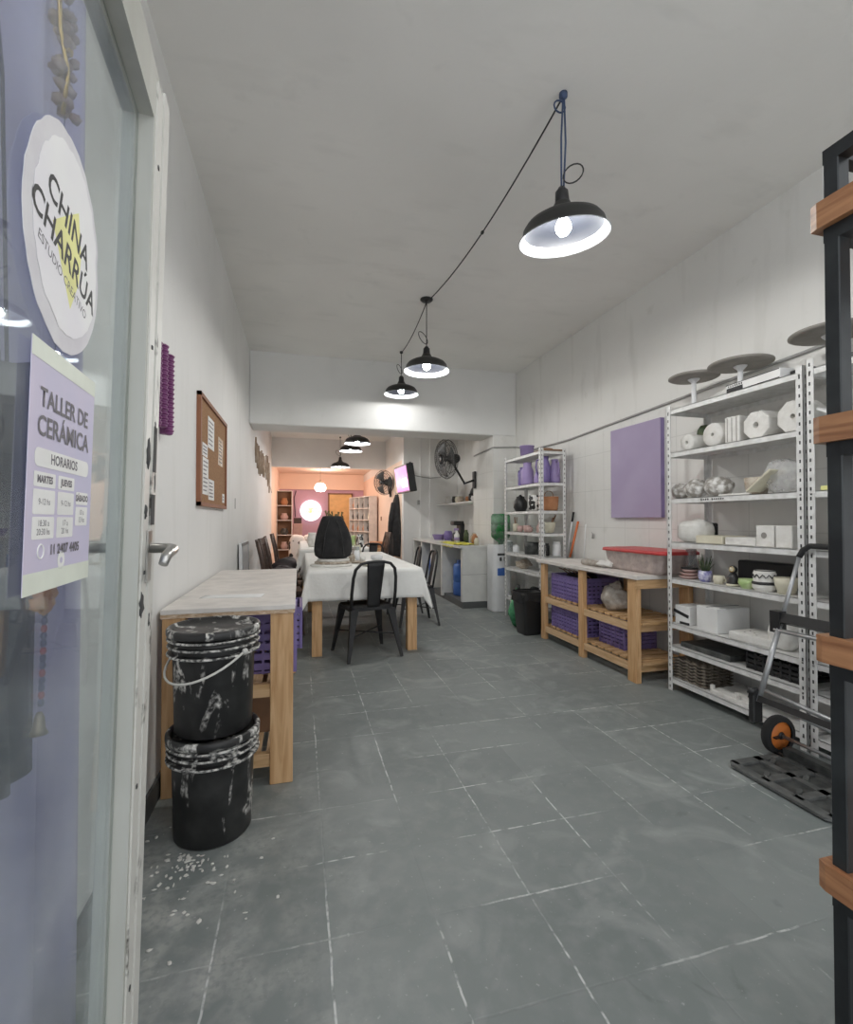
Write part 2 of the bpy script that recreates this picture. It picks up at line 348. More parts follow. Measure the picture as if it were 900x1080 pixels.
# ---------------------------------------------------------------- mesh builder
class MB:
    def __init__(s):
        s.bm = bmesh.new()
    def _tag(s, faces, mi, smooth):
        for f in faces:
            f.material_index = mi; f.smooth = smooth
    def box(s, c, d, rot=None, mi=0, bevel=0.0, seg=1):
        r = bmesh.ops.create_cube(s.bm, size=1.0)
        vs = r['verts']
        bmesh.ops.scale(s.bm, vec=d, verts=vs)
        if bevel:
            es = list({e for v in vs for e in v.link_edges})
            o = bmesh.ops.bevel(s.bm, geom=es, offset=bevel, segments=seg, affect='EDGES', profile=0.6)
            vs = list({v for f in o['faces'] for v in f.verts} | {v for v in vs if v.is_valid})
            # collect the whole island
            st = list(vs); seen = set(vs)
            while st:
                v = st.pop()
                for e in v.link_edges:
                    w = e.other_vert(v)
                    if w not in seen: seen.add(w); st.append(w)
            vs = list(seen)
        m = Matrix.Translation(c)
        if rot is not None: m = m @ (rot.to_matrix().to_4x4() if isinstance(rot, Euler) else Euler(rot).to_matrix().to_4x4())
        bmesh.ops.transform(s.bm, matrix=m, verts=vs)
        s._tag({f for v in vs for f in v.link_faces}, mi, False)
        return vs
    def ab(s, a, b, **k):
        a, b = Vector(a), Vector(b)
        return s.box((a+b)/2, (abs(b.x-a.x), abs(b.y-a.y), abs(b.z-a.z)), **k)
    def bar(s, p0, p1, w, h, mi=0, up=(0, 0, 1)):
        """rectangular bar between two points"""
        p0, p1 = Vector(p0), Vector(p1); d = p1-p0; ln = d.length; z = d.normalized()
        u = Vector(up)
        if abs(z.dot(u)) > 0.98: u = Vector((0, 1, 0))
        x = u.cross(z).normalized(); y = z.cross(x)
        r = bmesh.ops.create_cube(s.bm, size=1.0); vs = r['verts']
        bmesh.ops.scale(s.bm, vec=(w, h, ln), verts=vs)
        m = Matrix((x, y, z)).transposed().to_4x4(); m.translation = (p0+p1)/2
        bmesh.ops.transform(s.bm, matrix=m, verts=vs)
        s._tag({f for v in vs for f in v.link_faces}, mi, False)
    def ring_pts(s, c, x, y, r, n):
        return [s.bm.verts.new(c + x*(r*math.cos(2*PI*i/n)) + y*(r*math.sin(2*PI*i/n))) for i in range(n)]
    def skin(s, rings, mi, closed=False, caps=True, smooth=True):
        n = len(rings[0]); fs = []
        pairs = list(zip(rings, rings[1:])) + ([(rings[-1], rings[0])] if closed else [])
        for a, b in pairs:
            for i in range(n):
                j = (i+1) % n
                try: fs.append(s.bm.faces.new((a[i], a[j], b[j], b[i])))
                except ValueError: pass
        s._tag(fs, mi, smooth)
        if caps and not closed:
            c = [s.bm.faces.new(list(reversed(rings[0]))), s.bm.faces.new(rings[-1])]
            s._tag(c, mi, False)
    def tube(s, pts, r, n=8, mi=0, closed=False, caps=True):
        pts = [Vector(p) for p in pts]
        rs = r if isinstance(r, (list, tuple)) else [r]*len(pts)
        rings = []; prev = None; m = len(pts)
        for i, p in enumerate(pts):
            if closed: t = (pts[(i+1) % m]-pts[i-1]).normalized()
            elif i == 0: t = (pts[1]-pts[0]).normalized()
            elif i == m-1: t = (pts[-1]-pts[-2]).normalized()
            else: t = (pts[i+1]-pts[i-1]).normalized()
            if prev is None:
                u = Vector((0, 0, 1)) if abs(t.z) < 0.9 else Vector((1, 0, 0))
                x = u.cross(t).normalized()
            else:
                x = (prev - t*prev.dot(t))
                x = x.normalized() if x.length > 1e-6 else Vector((1, 0, 0)).cross(t).normalized()
            prev = x; y = t.cross(x)
            rings.append(s.ring_pts(p, x, y, rs[i], n))
        s.skin(rings, mi, closed, caps)
    def lathe(s, prof, n=24, c=(0, 0, 0), mi=0, mis=None, sx=1.0, sy=1.0, smooth=True, rot=None):
        """prof: list of (r, z); surfaces of revolution about z; mis: material per segment"""
        c = Vector(c); rings = []
        M3 = Euler(rot).to_matrix() if rot is not None else None
        for r, z in prof:
            ring = []
            for i in range(n):
                v = Vector((max(r, 1e-4)*math.cos(2*PI*i/n)*sx, max(r, 1e-4)*math.sin(2*PI*i/n)*sy, z))
                if M3 is not None: v = M3 @ v
                ring.append(s.bm.verts.new(c+v))
            rings.append(ring)
        for k, (a, b) in enumerate(zip(rings, rings[1:])):
            fs = []
            for i in range(n):
                j = (i+1) % n
                fs.append(s.bm.faces.new((a[i], a[j], b[j], b[i])))
            s._tag(fs, mis[k] if mis else mi, smooth)
        return rings
    def blob(s, c, rad, mi=0, jag=0.0, seg=16, rot=None, seed=0, power=1.0):
        r = bmesh.ops.create_uvsphere(s.bm, u_segments=seg, v_segments=max(6, seg//2+2), radius=1.0)
        vs = r['verts']; rnd = random.Random(seed)
        ph = [rnd.uniform(0, 6.28) for _ in range(6)]
        for v in vs:
            p = v.co.copy()
            if power != 1.0:
                for k in range(3): p[k] = math.copysign(abs(p[k])**power, p[k])
            d = 1 + jag*(math.sin(3*p.x+ph[0])*math.cos(4*p.y+ph[1]) + 0.6*math.sin(7*p.z+ph[2]+3*p.x) + 0.5*math.cos(9*p.y+ph[3]+5*p.z))
            v.co = Vector((p.x*rad[0]*d, p.y*rad[1]*d, p.z*rad[2]*d))
        m = Matrix.Translation(c)
        if rot is not None: m = m @ Euler(rot).to_matrix().to_4x4()
        bmesh.ops.transform(s.bm, matrix=m, verts=vs)
        s._tag({f for v in vs for f in v.link_faces}, mi, True)
    def prism(s, pts, z0, z1, mi=0, m=None, smooth=False):
        a = [s.bm.verts.new((x, y, z0)) for x, y in pts]; b = [s.bm.verts.new((x, y, z1)) for x, y in pts]
        n = len(pts); fs = [s.bm.faces.new(list(reversed(a))), s.bm.faces.new(b)]
        for i in range(n):
            j = (i+1) % n
            f = s.bm.faces.new((a[i], a[j], b[j], b[i])); fs.append(f)
        s._tag(fs, mi, False)
        if m is not None: bmesh.ops.transform(s.bm, matrix=m, verts=a+b)
    def quad(s, a, b, c, d, mi=0):
        f = s.bm.faces.new([s.bm.verts.new(p) for p in (a, b, c, d)])
        s._tag([f], mi, False)
    def surf(s, fn, nu, nv, mi=0, smooth=True):
        g = [[s.bm.verts.new(fn(i/nu, j/nv)) for j in range(nv+1)] for i in range(nu+1)]
        fs = [s.bm.faces.new((g[i][j], g[i+1][j], g[i+1][j+1], g[i][j+1])) for i in range(nu) for j in range(nv)]
        s._tag(fs, mi, smooth)
    def build(s, name, mats, parent=None, loc=None, rot=None, fix=True):
        if fix: bmesh.ops.recalc_face_normals(s.bm, faces=s.bm.faces[:])
        me = bpy.data.meshes.new(name); s.bm.to_mesh(me); s.bm.free()
        for m in (mats if isinstance(mats, (list, tuple)) else [mats]): me.materials.append(m)
        o = bpy.data.objects.new(name, me); COL.objects.link(o)
        if parent is not None: o.parent = parent
        if loc is not None: o.location = loc
        if rot is not None: o.rotation_euler = rot
        return o

def tag(o, label=None, cat=None, group=None, kind=None):
    if label: o['label'] = label
    if cat: o['category'] = cat
    if group: o['group'] = group
    if kind: o['kind'] = kind
    return o
def thing(name, label, cat, loc=(0, 0, 0), rz=0.0, group=None, rot=None):
    o = bpy.data.objects.new(name, None); COL.objects.link(o)
    o.empty_display_size = 0.05
    o.location = loc; o.rotation_euler = rot if rot is not None else (0, 0, rz)
    return tag(o, label, cat, group)
def dup(root, loc, rz=None, label=None, group=None, rot=None, scale=None):
    r = root.copy(); COL.objects.link(r); r.location = loc
    if rz is not None: r.rotation_euler = (0, 0, rz)
    if rot is not None: r.rotation_euler = rot
    if scale is not None: r.scale = scale
    if label: r['label'] = label
    if group: r['group'] = group
    for ch in list(root.children):
        c = ch.copy(); COL.objects.link(c); c.parent = r
        for g in list(ch.children):
            d = g.copy(); COL.objects.link(d); d.parent = c
    return r
def struct(mb, name, m, label, cat='structure', loc=None):
    o = mb.build(name, m, loc=loc)
    return tag(o, label, cat, kind='structure')
def text_part(body, size, m, parent, loc, rot=(0, 0, 0), name='lettering', sx=1.0, bold=0.0, align='CENTER', label=None):
    cu = bpy.data.curves.new(name, 'FONT'); cu.body = body; cu.size = size
    cu.align_x = align; cu.align_y = 'CENTER'; cu.offset = bold; cu.resolution_u = 3
    tmp = bpy.data.objects.new('tmp_text', cu); COL.objects.link(tmp)
    bpy.context.view_layer.update()
    dg = bpy.context.evaluated_depsgraph_get()
    me = bpy.data.meshes.new_from_object(tmp.evaluated_get(dg))
    me.name = name
    bpy.data.objects.remove(tmp)
    me.materials.clear(); me.materials.append(m)
    o = bpy.data.objects.new(name, me); COL.objects.link(o)
    o.parent = parent; o.location = loc; o.rotation_euler = rot; o.scale = (sx, 1, 1)
    if label: o['label'] = label
    return o

def cow_material():
    m = bpy.data.materials.new('white cloth with black patches')
    nt, N, L, b = nodes_of(m)
    tc = N.new('ShaderNodeTexCoord')
    c = mixcol(N, L, noise(N, L, tc.outputs['Object'], 5.0, 1.0, 0.56, 0.58), (0.72, 0.70, 0.68), (0.02, 0.02, 0.02))
    L.new(c, b.inputs['Base Color']); b.inputs['Roughness'].default_value = 0.85
    return m
M['cow'] = cow_material()
M['rib_white'] = splash_material('slip coated rib edge', (0.05, 0.05, 0.05), (0.70, 0.69, 0.65), 2.6)
# ================================================================ room shell
XL, XR = -0.60, 2.97           # left and right walls
CEIL, YB = 3.30, 6.15          # main ceiling height, face of the cross beam
b = MB(); b.ab((-3.0, -2.5, -0.12), (4.2, 16.2, 0.0)); struct(b, 'floor', M['floor'], 'grey painted tile floor with chalky joints')
b = MB(); b.ab((-0.8, -0.1, CEIL), (3.2, YB+0.02, CEIL+0.1)); struct(b, 'ceiling', M['ceiling'], 'off-white plastered ceiling of the front room')
b = MB(); b.ab((-0.8, YB+0.5, 3.05), (3.4, 11.02, 3.15)); struct(b, 'ceiling', M['ceiling'], 'ceiling of the middle room behind the beam')
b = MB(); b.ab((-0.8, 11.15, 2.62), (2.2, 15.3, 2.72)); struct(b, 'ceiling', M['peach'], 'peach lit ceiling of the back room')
# left wall: main, with a dark skirting
b = MB(); b.ab((XL-0.15, 0.2, 0.0), (XL, 11.0, 3.4)); struct(b, 'wall_left', M['wall'], 'long white left wall')
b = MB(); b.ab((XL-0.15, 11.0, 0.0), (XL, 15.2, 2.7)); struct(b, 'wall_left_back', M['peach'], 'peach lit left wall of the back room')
b = MB(); b.ab((XL, 0.25, 0.0), (XL+0.012, 6.0, 0.095)); struct(b, 'baseboard_left', M['base_dark'], 'dark skirting along the left wall')
# right wall
b = MB(); b.ab((XR, -0.1, 0.0), (XR+0.15, YB+0.1, 3.4)); struct(b, 'wall_right', M['wall_right'], 'white block wall on the right')
b = MB(); b.ab((3.05, YB+0.1, 0.0), (3.2, 9.05, 3.15)); struct(b, 'wall_right_kitchen', M['wall_right'], 'white wall of the kitchen corner')
# beam + pier
b = MB(); b.ab((XL, YB, 2.40), (XR, YB+0.5, 3.4), bevel=0.012); struct(b, 'trim_beam', M['beam'], 'wide white cross beam')
b = MB(); b.ab((2.62, YB+0.01, 0.0), (3.06, YB+0.80, 2.41)); struct(b, 'wall_pier', M['wall_right'], 'white pier under the beam')
# back of the kitchen corner and the column between it and the back room
b = MB(); b.ab((1.95, 9.0, 0.0), (3.2, 9.15, 3.1))
b.ab((2.28, 8.985, 0.86), (2.295, 9.0, 3.0)); b.ab((2.47, 8.96, 0.0), (2.56, 9.0, 3.05))
struct(b, 'wall_kitchen_end', M['wall'], 'white wall panel behind the kitchen counter')
b = MB(); b.ab((1.95, 9.15, 0.0), (2.1, 15.2, 2.40)); struct(b, 'wall_right_back', M['peach'], 'peach lit side wall of the back room')  # peach carries the warm light on this wall, up to header height
b = MB(); b.ab((1.95, 9.15, 2.40), (2.1, 15.2, 3.1)); struct(b, 'wall_right_upper', M['beam'], 'white upper part of the side wall towards the back room')
b = MB(); b.ab((XL, 11.0, 2.40), (1.95, 11.15, 3.1)); struct(b, 'trim_header', M['beam'], 'white header over the opening to the back room')
b = MB(); b.ab((XL-0.1, 15.0, 0.0), (2.1, 15.15, 2.7)); struct(b, 'wall_back', M['lilac_wall'], 'lilac back wall')
b = MB(); b.ab((XL, 14.93, 2.17), (1.95, 15.0, 2.62)); b.ab((XL, 14.9, 2.14), (1.95, 15.0, 2.17)); struct(b, 'trim_back', M['peach'], 'peach lit band above the lilac wall')
# doorway glimpse at the back, its yellow light put into an ochre panel
t = thing('door_1', 'yellow lit door opening at the far end right of the round sign', 'door', (1.23, 14.98, 0)); t['kind'] = 'structure'
b = MB(); b.ab((-0.34, -0.04, 0), (0.34, 0, 2.0)); b.build('lit_opening', mat('yellow lit opening', (0.75, 0.50, 0.22), 0.6), t)
b = MB()
b.ab((-0.38, -0.06, 0), (-0.34, 0, 2.04)); b.ab((0.34, -0.06, 0), (0.38, 0, 2.04)); b.ab((-0.38, -0.06, 2.0), (0.38, 0, 2.04))
b.build('door_frame', M['card'], t)

# conduit / picture rail on the right wall
b = MB()
pts = [at(899, 352, X=XR-0.012), at(850, 371, X=XR-0.012), at(740, 412, X=XR-0.012), at(640, 449, X=XR-0.012), at(600, 464, X=XR-0.012), at(560, 475, X=XR-0.012), Vector((XR-0.012, YB-0.012, at(538, 474, X=XR).z))]
pts += [Vector((2.63, YB-0.006, at(521, 472, Y=YB).z)), Vector((2.608, YB+0.01, at(521, 472, Y=YB).z)), at(500, 481, X=2.608)]
b.tube(pts, 0.011, 6)
tag(b.build('wall_conduit', M['grey_line']), 'thin grey conduit running along the upper right wall and round the pier', 'pipe')

# ---------------------------------------------------------------- lights
def lamp_light(name, loc, power, col=(1, 0.98, 0.95), radius=0.05, parent=None):
    l = bpy.data.lights.new(name, 'POINT'); l.energy = power; l.color = col; l.shadow_soft_size = radius
    o = bpy.data.objects.new(name, l); COL.objects.link(o); o.location = loc
    if parent: o.parent = parent
    return o

def make_pendant(label, loc_rim, ceil_z, tilt=(0, 0, 0), cable='cable', loop=1, blue=False, group='black dome pendants'):
    """origin: centre of the shade's rim"""
    t = thing('pendant_lamp', label, 'lamp', loc_rim, group=group)
    b = MB()
    out = [(0.036, 0.165), (0.044, 0.150), (0.055, 0.130), (0.085, 0.115), (0.135, 0.098), (0.172, 0.078), (0.192, 0.052), (0.200, 0.020), (0.214, 0.004), (0.218, 0.0)]
    inn = [(0.214, -0.002), (0.200, 0.010), (0.190, 0.040), (0.180, 0.052), (0.168, 0.072), (0.132, 0.092), (0.08, 0.108), (0.03, 0.118)]
    b.lathe(out+inn, 40, mis=[0]*(len(out)-1)+[1]*3+[2]*(len(inn)-3))
    sh = b.build('lamp_shade', [M['shade_black'], M['shade_white'], M['shade_inner']], t, rot=tilt, fix=False)
    TM = Euler(tilt).to_matrix()
    b = MB(); b.lathe([(0.0, 0.235), (0.014, 0.235), (0.02, 0.225), (0.03, 0.215), (0.034, 0.165), (0.03, 0.15), (0.0, 0.15)], 20)
    b.build('lamp_socket', M['black_plastic'], t, rot=tilt)
    b = MB(); b.lathe([(0.0, 0.012), (0.022, 0.018), (0.036, 0.038), (0.036, 0.062), (0.022, 0.09), (0.016, 0.12), (0.0, 0.12)], 20)
    b.build('light_bulb', M['bulb'], t, rot=tilt)
    top = TM @ Vector((0, 0, 0.235)); H = ceil_z - loc_rim[2]
    mt = M['cable_blue'] if blue else M['cable']
    b = MB()
    b.tube([top, top*0.5+Vector((top.x*.5, top.y*.5, (top.z+H)/2-top.z*.5)), (0, 0, H)], 0.0045, 6)
    if blue: b.tube([top+Vector((0.012, 0, 0)), (0.012, 0.0, (top.z+H)/2), (0.004, 0, H)], 0.0045, 6)
    b.build('hanging_cable', mt, t)
    b = MB()
    lp = [top+Vector((0.01+0.055*loop*(1-math.cos(a))*1.0, 0.01*math.sin(a), 0.03+0.06*math.sin(a-0.6)+0.05)) for a in [i*2*PI/18 for i in range(19)]]
    b.tube(lp, 0.0035, 6)
    b.build('cable_loop', M['cable'], t)
    b = MB(); b.lathe([(0.0, H), (0.02, H), (0.02, H-0.02), (0.0, H-0.03)], 12)
    b.build('ceiling_hook', mt, t)
    return t

L1 = make_pendant('largest black dome pendant with a glaring bulb, nearest the doorway', (1.235, 2.03, 2.585), CEIL, (R(5), R(-6), 0), loop=1, blue=True)
L2 = make_pendant('middle black dome pendant hung below the round ceiling rosette', (1.15, 4.29, 2.615), CEIL, loop=-0.8)
L3 = make_pendant('black dome pendant nearest the cross beam, end of the cable run', (1.21, 5.72, 2.765), CEIL, loop=-0.6)
for nm, t, e in (('a', L1, 66), ('b', L2, 56), ('c', L3, 18)):
    l = lamp_light('bulb_light', (0, 0, 0.032), e, (1.0, 0.985, 0.95), 0.045, t)
M4 = []
for (px, py, X, pw, lb) in ((377, 468, 0.9, 34, 'black dome pendant half hidden behind the beam, upper of the close pair'),
                        (370, 476, 0.9, 34, 'black dome pendant behind the beam, lower of the close pair')):
    p = at(px, py, X=0.9)
    if py == 476: p = at(px, py, X=0.92)
    t = make_pendant(lb, p, 3.05, loop=-0.6, group='pendants of the middle room'); lamp_light('bulb_light', (0, 0, 0.02), pw, (1, .98, .95), 0.05, t)
p = at(359, 493, Y=10.6)
t = make_pendant('small far black dome pendant hanging in front of the header', p, 3.05, loop=-1, group='pendants of the middle room'); lamp_light('bulb_light', (0, 0, 0.02), 26, (1, .95, .9), 0.05, t)

# rosette and cable run on the ceiling
b = MB(); b.lathe([(0, 0), (0.045, 0.0), (0.06, 0.012), (0.06, 0.022), (0.0, 0.022)], 20)
tag(b.build('ceiling_rosette', M['shade_black'], loc=(1.15, 4.29, CEIL-0.022)), 'small round black ceiling rosette above the middle pendant', 'rosette')
def hang(p0, p1, sag, n=14):
    p0, p1 = Vector(p0), Vector(p1)
    return [p0.lerp(p1, i/n) + Vector((0, 0, -sag*4*(i/n)*(1-i/n))) for i in range(n+1)]
b = MB(); b.tube(hang((1.235, 2.03, CEIL-0.015), (1.15, 4.29, CEIL-0.03), 0.10), 0.005, 6)
c = hang((1.235, 2.03, CEIL-0.015), (1.15, 4.29, CEIL-0.03), 0.10)[6]
b.blob(c, (0.012, 0.02, 0.012), seg=8)
tag(b.build('power_cable', M['cable']), 'black cable slung from the nearest pendant to the ceiling rosette', 'cable', 'ceiling cable runs')
b = MB(); b.tube(hang((1.15, 4.29, CEIL-0.03), (1.21, 5.72, CEIL-0.015), 0.05), 0.005, 6)
tag(b.build('power_cable', M['cable']), 'black cable slung from the ceiling rosette to the pendant by the beam', 'cable', 'ceiling cable runs')
b = MB(); H = Vector((1.235, 2.03, CEIL-0.02))
b.tube([H+Vector((-0.03*math.sin(a)-0.02, 0, -0.05-0.03*math.cos(a))) for a in [i*2*PI/12 for i in range(13)]], 0.004, 6)
tag(b.build('cable_knot', M['cable_blue'], loc=(0, 0, 0)), 'small blue-grey cable loop tied at the top of the nearest pendant', 'cable')

# ================================================================ entrance door (old metal door with glass)
FE = Vector((-0.315, 1.081, 0))          # far (free) edge of the door's room face
ang = R(3.8)                              # direction from free edge back to the hinge
D = thing('door_2', 'open glazed metal entrance door with chipped off-white paint', 'door', FE, rot=(0, R(-1.0), 0))
D.rotation_euler = (0, R(1.3), R(3.8)); D['kind'] = 'structure'
# local frame: -y runs from the free edge to the hinge, x>0 faces the room, thickness goes to -x
DW, DH, ST = 0.86, 2.075, 0.105
b = MB()
b.ab((-0.045, -ST, 0.012), (-0.003, 0, DH)); b.ab((-0.045, -DW, 0.012), (-0.003, -DW+ST, DH))
b.ab((-0.045, -DW+ST, DH-0.1), (-0.003, -ST, DH)); b.ab((-0.045, -DW+ST, 0.012), (-0.003, -ST, 0.09))
b.build('frame', M['door_frame'], D)
b = MB()
b.ab((-0.003, -ST+0.012, 0.014), (0.0, -0.052, DH-0.02)); b.ab((-0.003, -0.045, 0.014), (0.002, -0.001, DH-0.001))
b.build('facing_strip', M['door_chip'], D)
b = MB()
b.ab((-0.052, -ST-0.012, 0.09), (-0.030, -ST, DH-0.1)); b.ab((-0.052, -DW+ST, DH-0.112), (-0.03, -ST, DH-0.1))
b.ab((-0.052, -DW+ST, 0.09), (-0.03, -ST, 0.102))
b.build('glazing_bead', M['door_frame'], D)
b = MB(); b.ab((-0.032, -DW+ST, 0.09), (-0.028, -ST, DH-0.1)); b.build('pane', M['glass'], D)
b = MB()
for z in (0.35, 0.72, 1.12, 1.55, 1.9): b.lathe([(0, 0.0022), (0.004, 0.0022), (0.005, 0)], 8, c=(0.0, 0, 0), rot=(0, PI/2, 0)) if False else b.box((0.0005, -0.075, z), (0.003, 0.007, 0.007))
b.build('screw', M['hole'], D)
def handle(side):
    b = MB(); x0 = 0.0 if side > 0 else -0.045
    b.box((x0+side*0.002, -0.05, 1.15), (0.004, 0.034, 0.10), bevel=0.0015)
    b.tube([(x0, -0.05, 1.165), (x0+side*0.036, -0.05, 1.165), (x0+side*0.045, -0.06, 1.163), (x0+side*0.045, -0.12, 1.155), (x0+side*0.042, -0.13, 1.140)], [0.010, 0.010, 0.011, 0.009, 0.008], 10)
    return b.build('handle', M['chrome'], D)
h = handle(1); h['label'] = 'chrome lever handle on the room side'
h = handle(-1); h['label'] = 'chrome lever handle seen through the glass'
b = MB()
for (y_, z_, a_, c_) in ((-.03, 1.40, .016, .03), (-.075, 1.345, .02, .045), (-.02, 1.30, .012, .05), (-.08, 1.235, .016, .02), (-.085, 1.06, .018, .035), (-.03, 1.02, .012, .03)): b.blob((-0.0002, y_, z_), (.0035, a_*.6, c_*.6), jag=.3, seg=10, seed=int(z_*100))
b.build('paint_chip', M['hole'], D)
b = MB(); b.box((0.001, -0.03, 1.24), (0.004, 0.03, 0.06)); b.box((0.001, -0.028, 1.36), (0.004, 0.026, 0.09)); b.build('lock_plate', M['hole'], D)

# helper: photo pixel -> door-local coordinates of the glass plane
MD = Matrix.Translation(D.location) @ D.rotation_euler.to_matrix().to_4x4()
MDI = MD.inverted()
def on_glass(px, py, x=-0.026):
    d = MROT @ Vector(((px-450)/F, (540-py)/F, -1.0)); o = Vector((0, 0, CAMH))
    lo = MDI @ o; ld = MDI.to_3x3() @ d
    t = (x-lo.x)/ld.x
    return lo + ld*t

# round studio sticker (on the room side of the glass)
cen = on_glass(71, 258); rr_ = 0.5*abs((on_glass(62, 126)-on_glass(78, 385)).z)
S = thing('round_sticker', 'round white torn-edged studio sticker on the door glass', 'sticker', (0, 0, 0))
S.matrix_world = MD @ Matrix.Translation((-0.0265, cen.y, cen.z))
def disc_pts(r, n=56, tear=0.0):
    rnd = random.Random(3); o = []
    for i in range(n):
        a = 2*PI*i/n; k = r*(1+0.012*rnd.uniform(-1, 1)*tear)
        if tear and 0.05 < a < 0.30: k *= 0.93 + 0.4*abs(a-0.17)
        o.append((k*math.cos(a), k*math.sin(a)))
    return o
ROTG = Matrix(((0, 0, 1, 0), (1, 0, 0, 0), (0, 1, 0, 0), (0, 0, 0, 1)))   # (x,y) drawn -> (y,z) of the glass plane, normal +x
ry = 0.5*abs(on_glass(25, 254).y-on_glass(107, 254).y)
ry = min(max(ry, 0.10), 0.20)
b = MB(); b.prism([(x*ry/rr_, y) for x, y in disc_pts(rr_, tear=1)], 0, 0.0006, m=ROTG); b.build('backing', M['sticker_grey'], S)
b = MB(); b.prism([(x*ry/rr_+0.006, y+0.004) for x, y in disc_pts(rr_*0.86, tear=2)], 0.0008, 0.0012, m=ROTG); b.build('face', M['sticker'], S)
b = MB()
star = []
for i in range(7):
    a = 2*PI*i/7+0.3; k = (0.055 if i % 2 else 0.035)
    star.append((k*math.cos(a)*1.0+0.01, k*1.25*math.sin(a)-0.006))
b.prism(star, 0.0012, 0.00127, m=ROTG); b.build('yellow_mark', M['yellow'], S)
RT = (PI/2, 0, PI/2)
def gtext(body, size, parent, y, z, m, roll=0.0, bold=0.0, sx=1.0, x=0.00115, name='lettering'):
    e = (Euler((0, 0, roll)).to_matrix()); base = Euler(RT).to_matrix()
    return text_part(body, size, m, parent, (x, y, z), (base @ e).to_euler(), name, sx=sx, bold=bold)
rl = R(-13)
gtext('CHINA', 0.043, S, 0.004, 0.027, M['ink'], rl, 0.0008, 0.98, 0.0014)
gtext('CHARRÚA', 0.043, S, 0.0, -0.016, M['ink'], rl, 0.0008, 0.98, 0.0014)
gtext('ESTUDIO CREATIVO', 0.0165, S, -0.006, -0.046, M['ink_soft'], rl, 0.0, 1.0, 0.0014)

# poster with the timetable
pl, pr = on_glass(24, 490), on_glass(95, 505)
P = thing('poster', 'lilac pottery workshop timetable poster taped to the door glass below the round sticker', 'poster', (0, 0, 0))
zt = on_glass(34, 350).z; zb = on_glass(22, 628).z
py0, py1 = on_glass(28, 490).y, on_glass(96, 505).y
P.matrix_world = MD @ Matrix.Translation((-0.0262, (py0+py1)/2, 0))
w2 = (py1-py0)/2; zt2 = on_glass(96, 402).z; zb2 = on_glass(88, 612).z
ztm, zbm = (zt+zt2)/2, (zb+zb2)/2; hh = ztm-zbm
print('poster', w2*2, hh, 'sticker r', rr_, ry, 'cen', cen)
b = MB(); b.prism([(-w2, zbm), (w2, zbm), (w2, ztm), (-w2, ztm)], 0, 0.0006, m=ROTG); b.build('sheet', M['poster'], P)
b = MB(); b.prism([(-w2, zbm), (w2, zbm), (w2, zbm+hh*0.085), (-w2, zbm+hh*0.085)], 0.0008, 0.001, m=ROTG); b.build('pale_band', M['poster_pale'], P)
b = MB(); b.prism([(-w2, ztm-hh*0.075), (w2, ztm-hh*0.075), (w2, ztm), (-w2, ztm)], 0.0008, 0.001, m=ROTG)
b.build('pale_band', M['poster_pale'], P)
def Z(f): return ztm - hh*f
def YY(f): return -w2 + 2*w2*f
def rrect(x0, x1, z0, z1, r):
    o = []
    for cx, cz, a0 in ((x1-r, z1-r, 0), (x0+r, z1-r, 90), (x0+r, z0+r, 180), (x1-r, z0+r, 270)):
        for k in range(5): o.append((cx+r*math.cos(R(a0+k*22.5)), cz+r*math.sin(R(a0+k*22.5))))
    return o
b = MB(); b.prism(rrect(YY(.08), YY(.92), Z(.495), Z(.42), hh*0.03), 0.0008, 0.001, m=ROTG); b.build('heading_pill', M['poster_white'], P)
for (f0, f1, rows) in ((.08, .37, ((.515, .575), (.585, .685), (.695, .785))), (.41, .67, ((.515, .575), (.585, .685), (.695, .785))), (.71, .93, ((.575, .635), (.645, .735)))):
    for (a0, a1) in rows:
        b = MB(); b.prism(rrect(YY(f0), YY(f1), Z(a1), Z(a0), hh*0.008), 0.0008, 0.001, m=ROTG); b.build('timetable_cell', M['poster_white'], P)
gtext('TALLER DE', w2*0.31, P, YY(.5), Z(.22), M['ink_soft'], 0, 0.0006, 1.0)
gtext('CERÁMICA', w2*0.33, P, YY(.5), Z(.335), M['ink_soft'], 0, 0.0006, 1.0)
gtext('HORARIOS', w2*0.17, P, YY(.5), Z(.457), M['ink_soft'], 0, 0.0004)
for s_, f, z_ in (('MARTES', .225, .545), ('JUEVES', .54, .545), ('SÁBADO', .82, .605)): gtext(s_, w2*0.115, P, YY(f), Z(z_), M['ink_soft'], 0, 0.0005)
for s_, f, z_ in (('9-12 hs', .225, .635), ('9-12 hs', .54, .635), ('10 a', .82, .672), ('13 hs', .82, .708), ('18:30 a', .225, .722), ('20:30 hs', .225, .757), ('17 a', .54, .722), ('20 hs', .54, .757)):
    gtext(s_, w2*0.105, P, YY(f), Z(z_), M['ink_soft'])
gtext('11 2407 4405', w2*0.17, P, YY(.56), Z(.835), M['ink_soft'], 0, 0.0005)
b = MB(); b.tube([Vector((0.001, YY(.2)+0.008*math.cos(a), Z(.835)+0.008*math.sin(a))) for a in [i*2*PI/12 for i in range(12)]], 0.0009, 4, closed=True); b.build('phone_mark', M['poster_white'], P)
b = MB(); b.prism([(YY(.5)+0.011*math.cos(i*PI/8), Z(.885)+0.011*math.sin(i*PI/8)) for i in range(16)], 0.0008, 0.001, m=ROTG)
b.prism([(YY(.5)+0.004*math.cos(i*PI/4), Z(.885)+0.004*math.sin(i*PI/4)) for i in range(8)], 0.0011, 0.0013, mi=1, m=ROTG)
b.build('round_logo', [M['poster_white'], M['poster']], P)

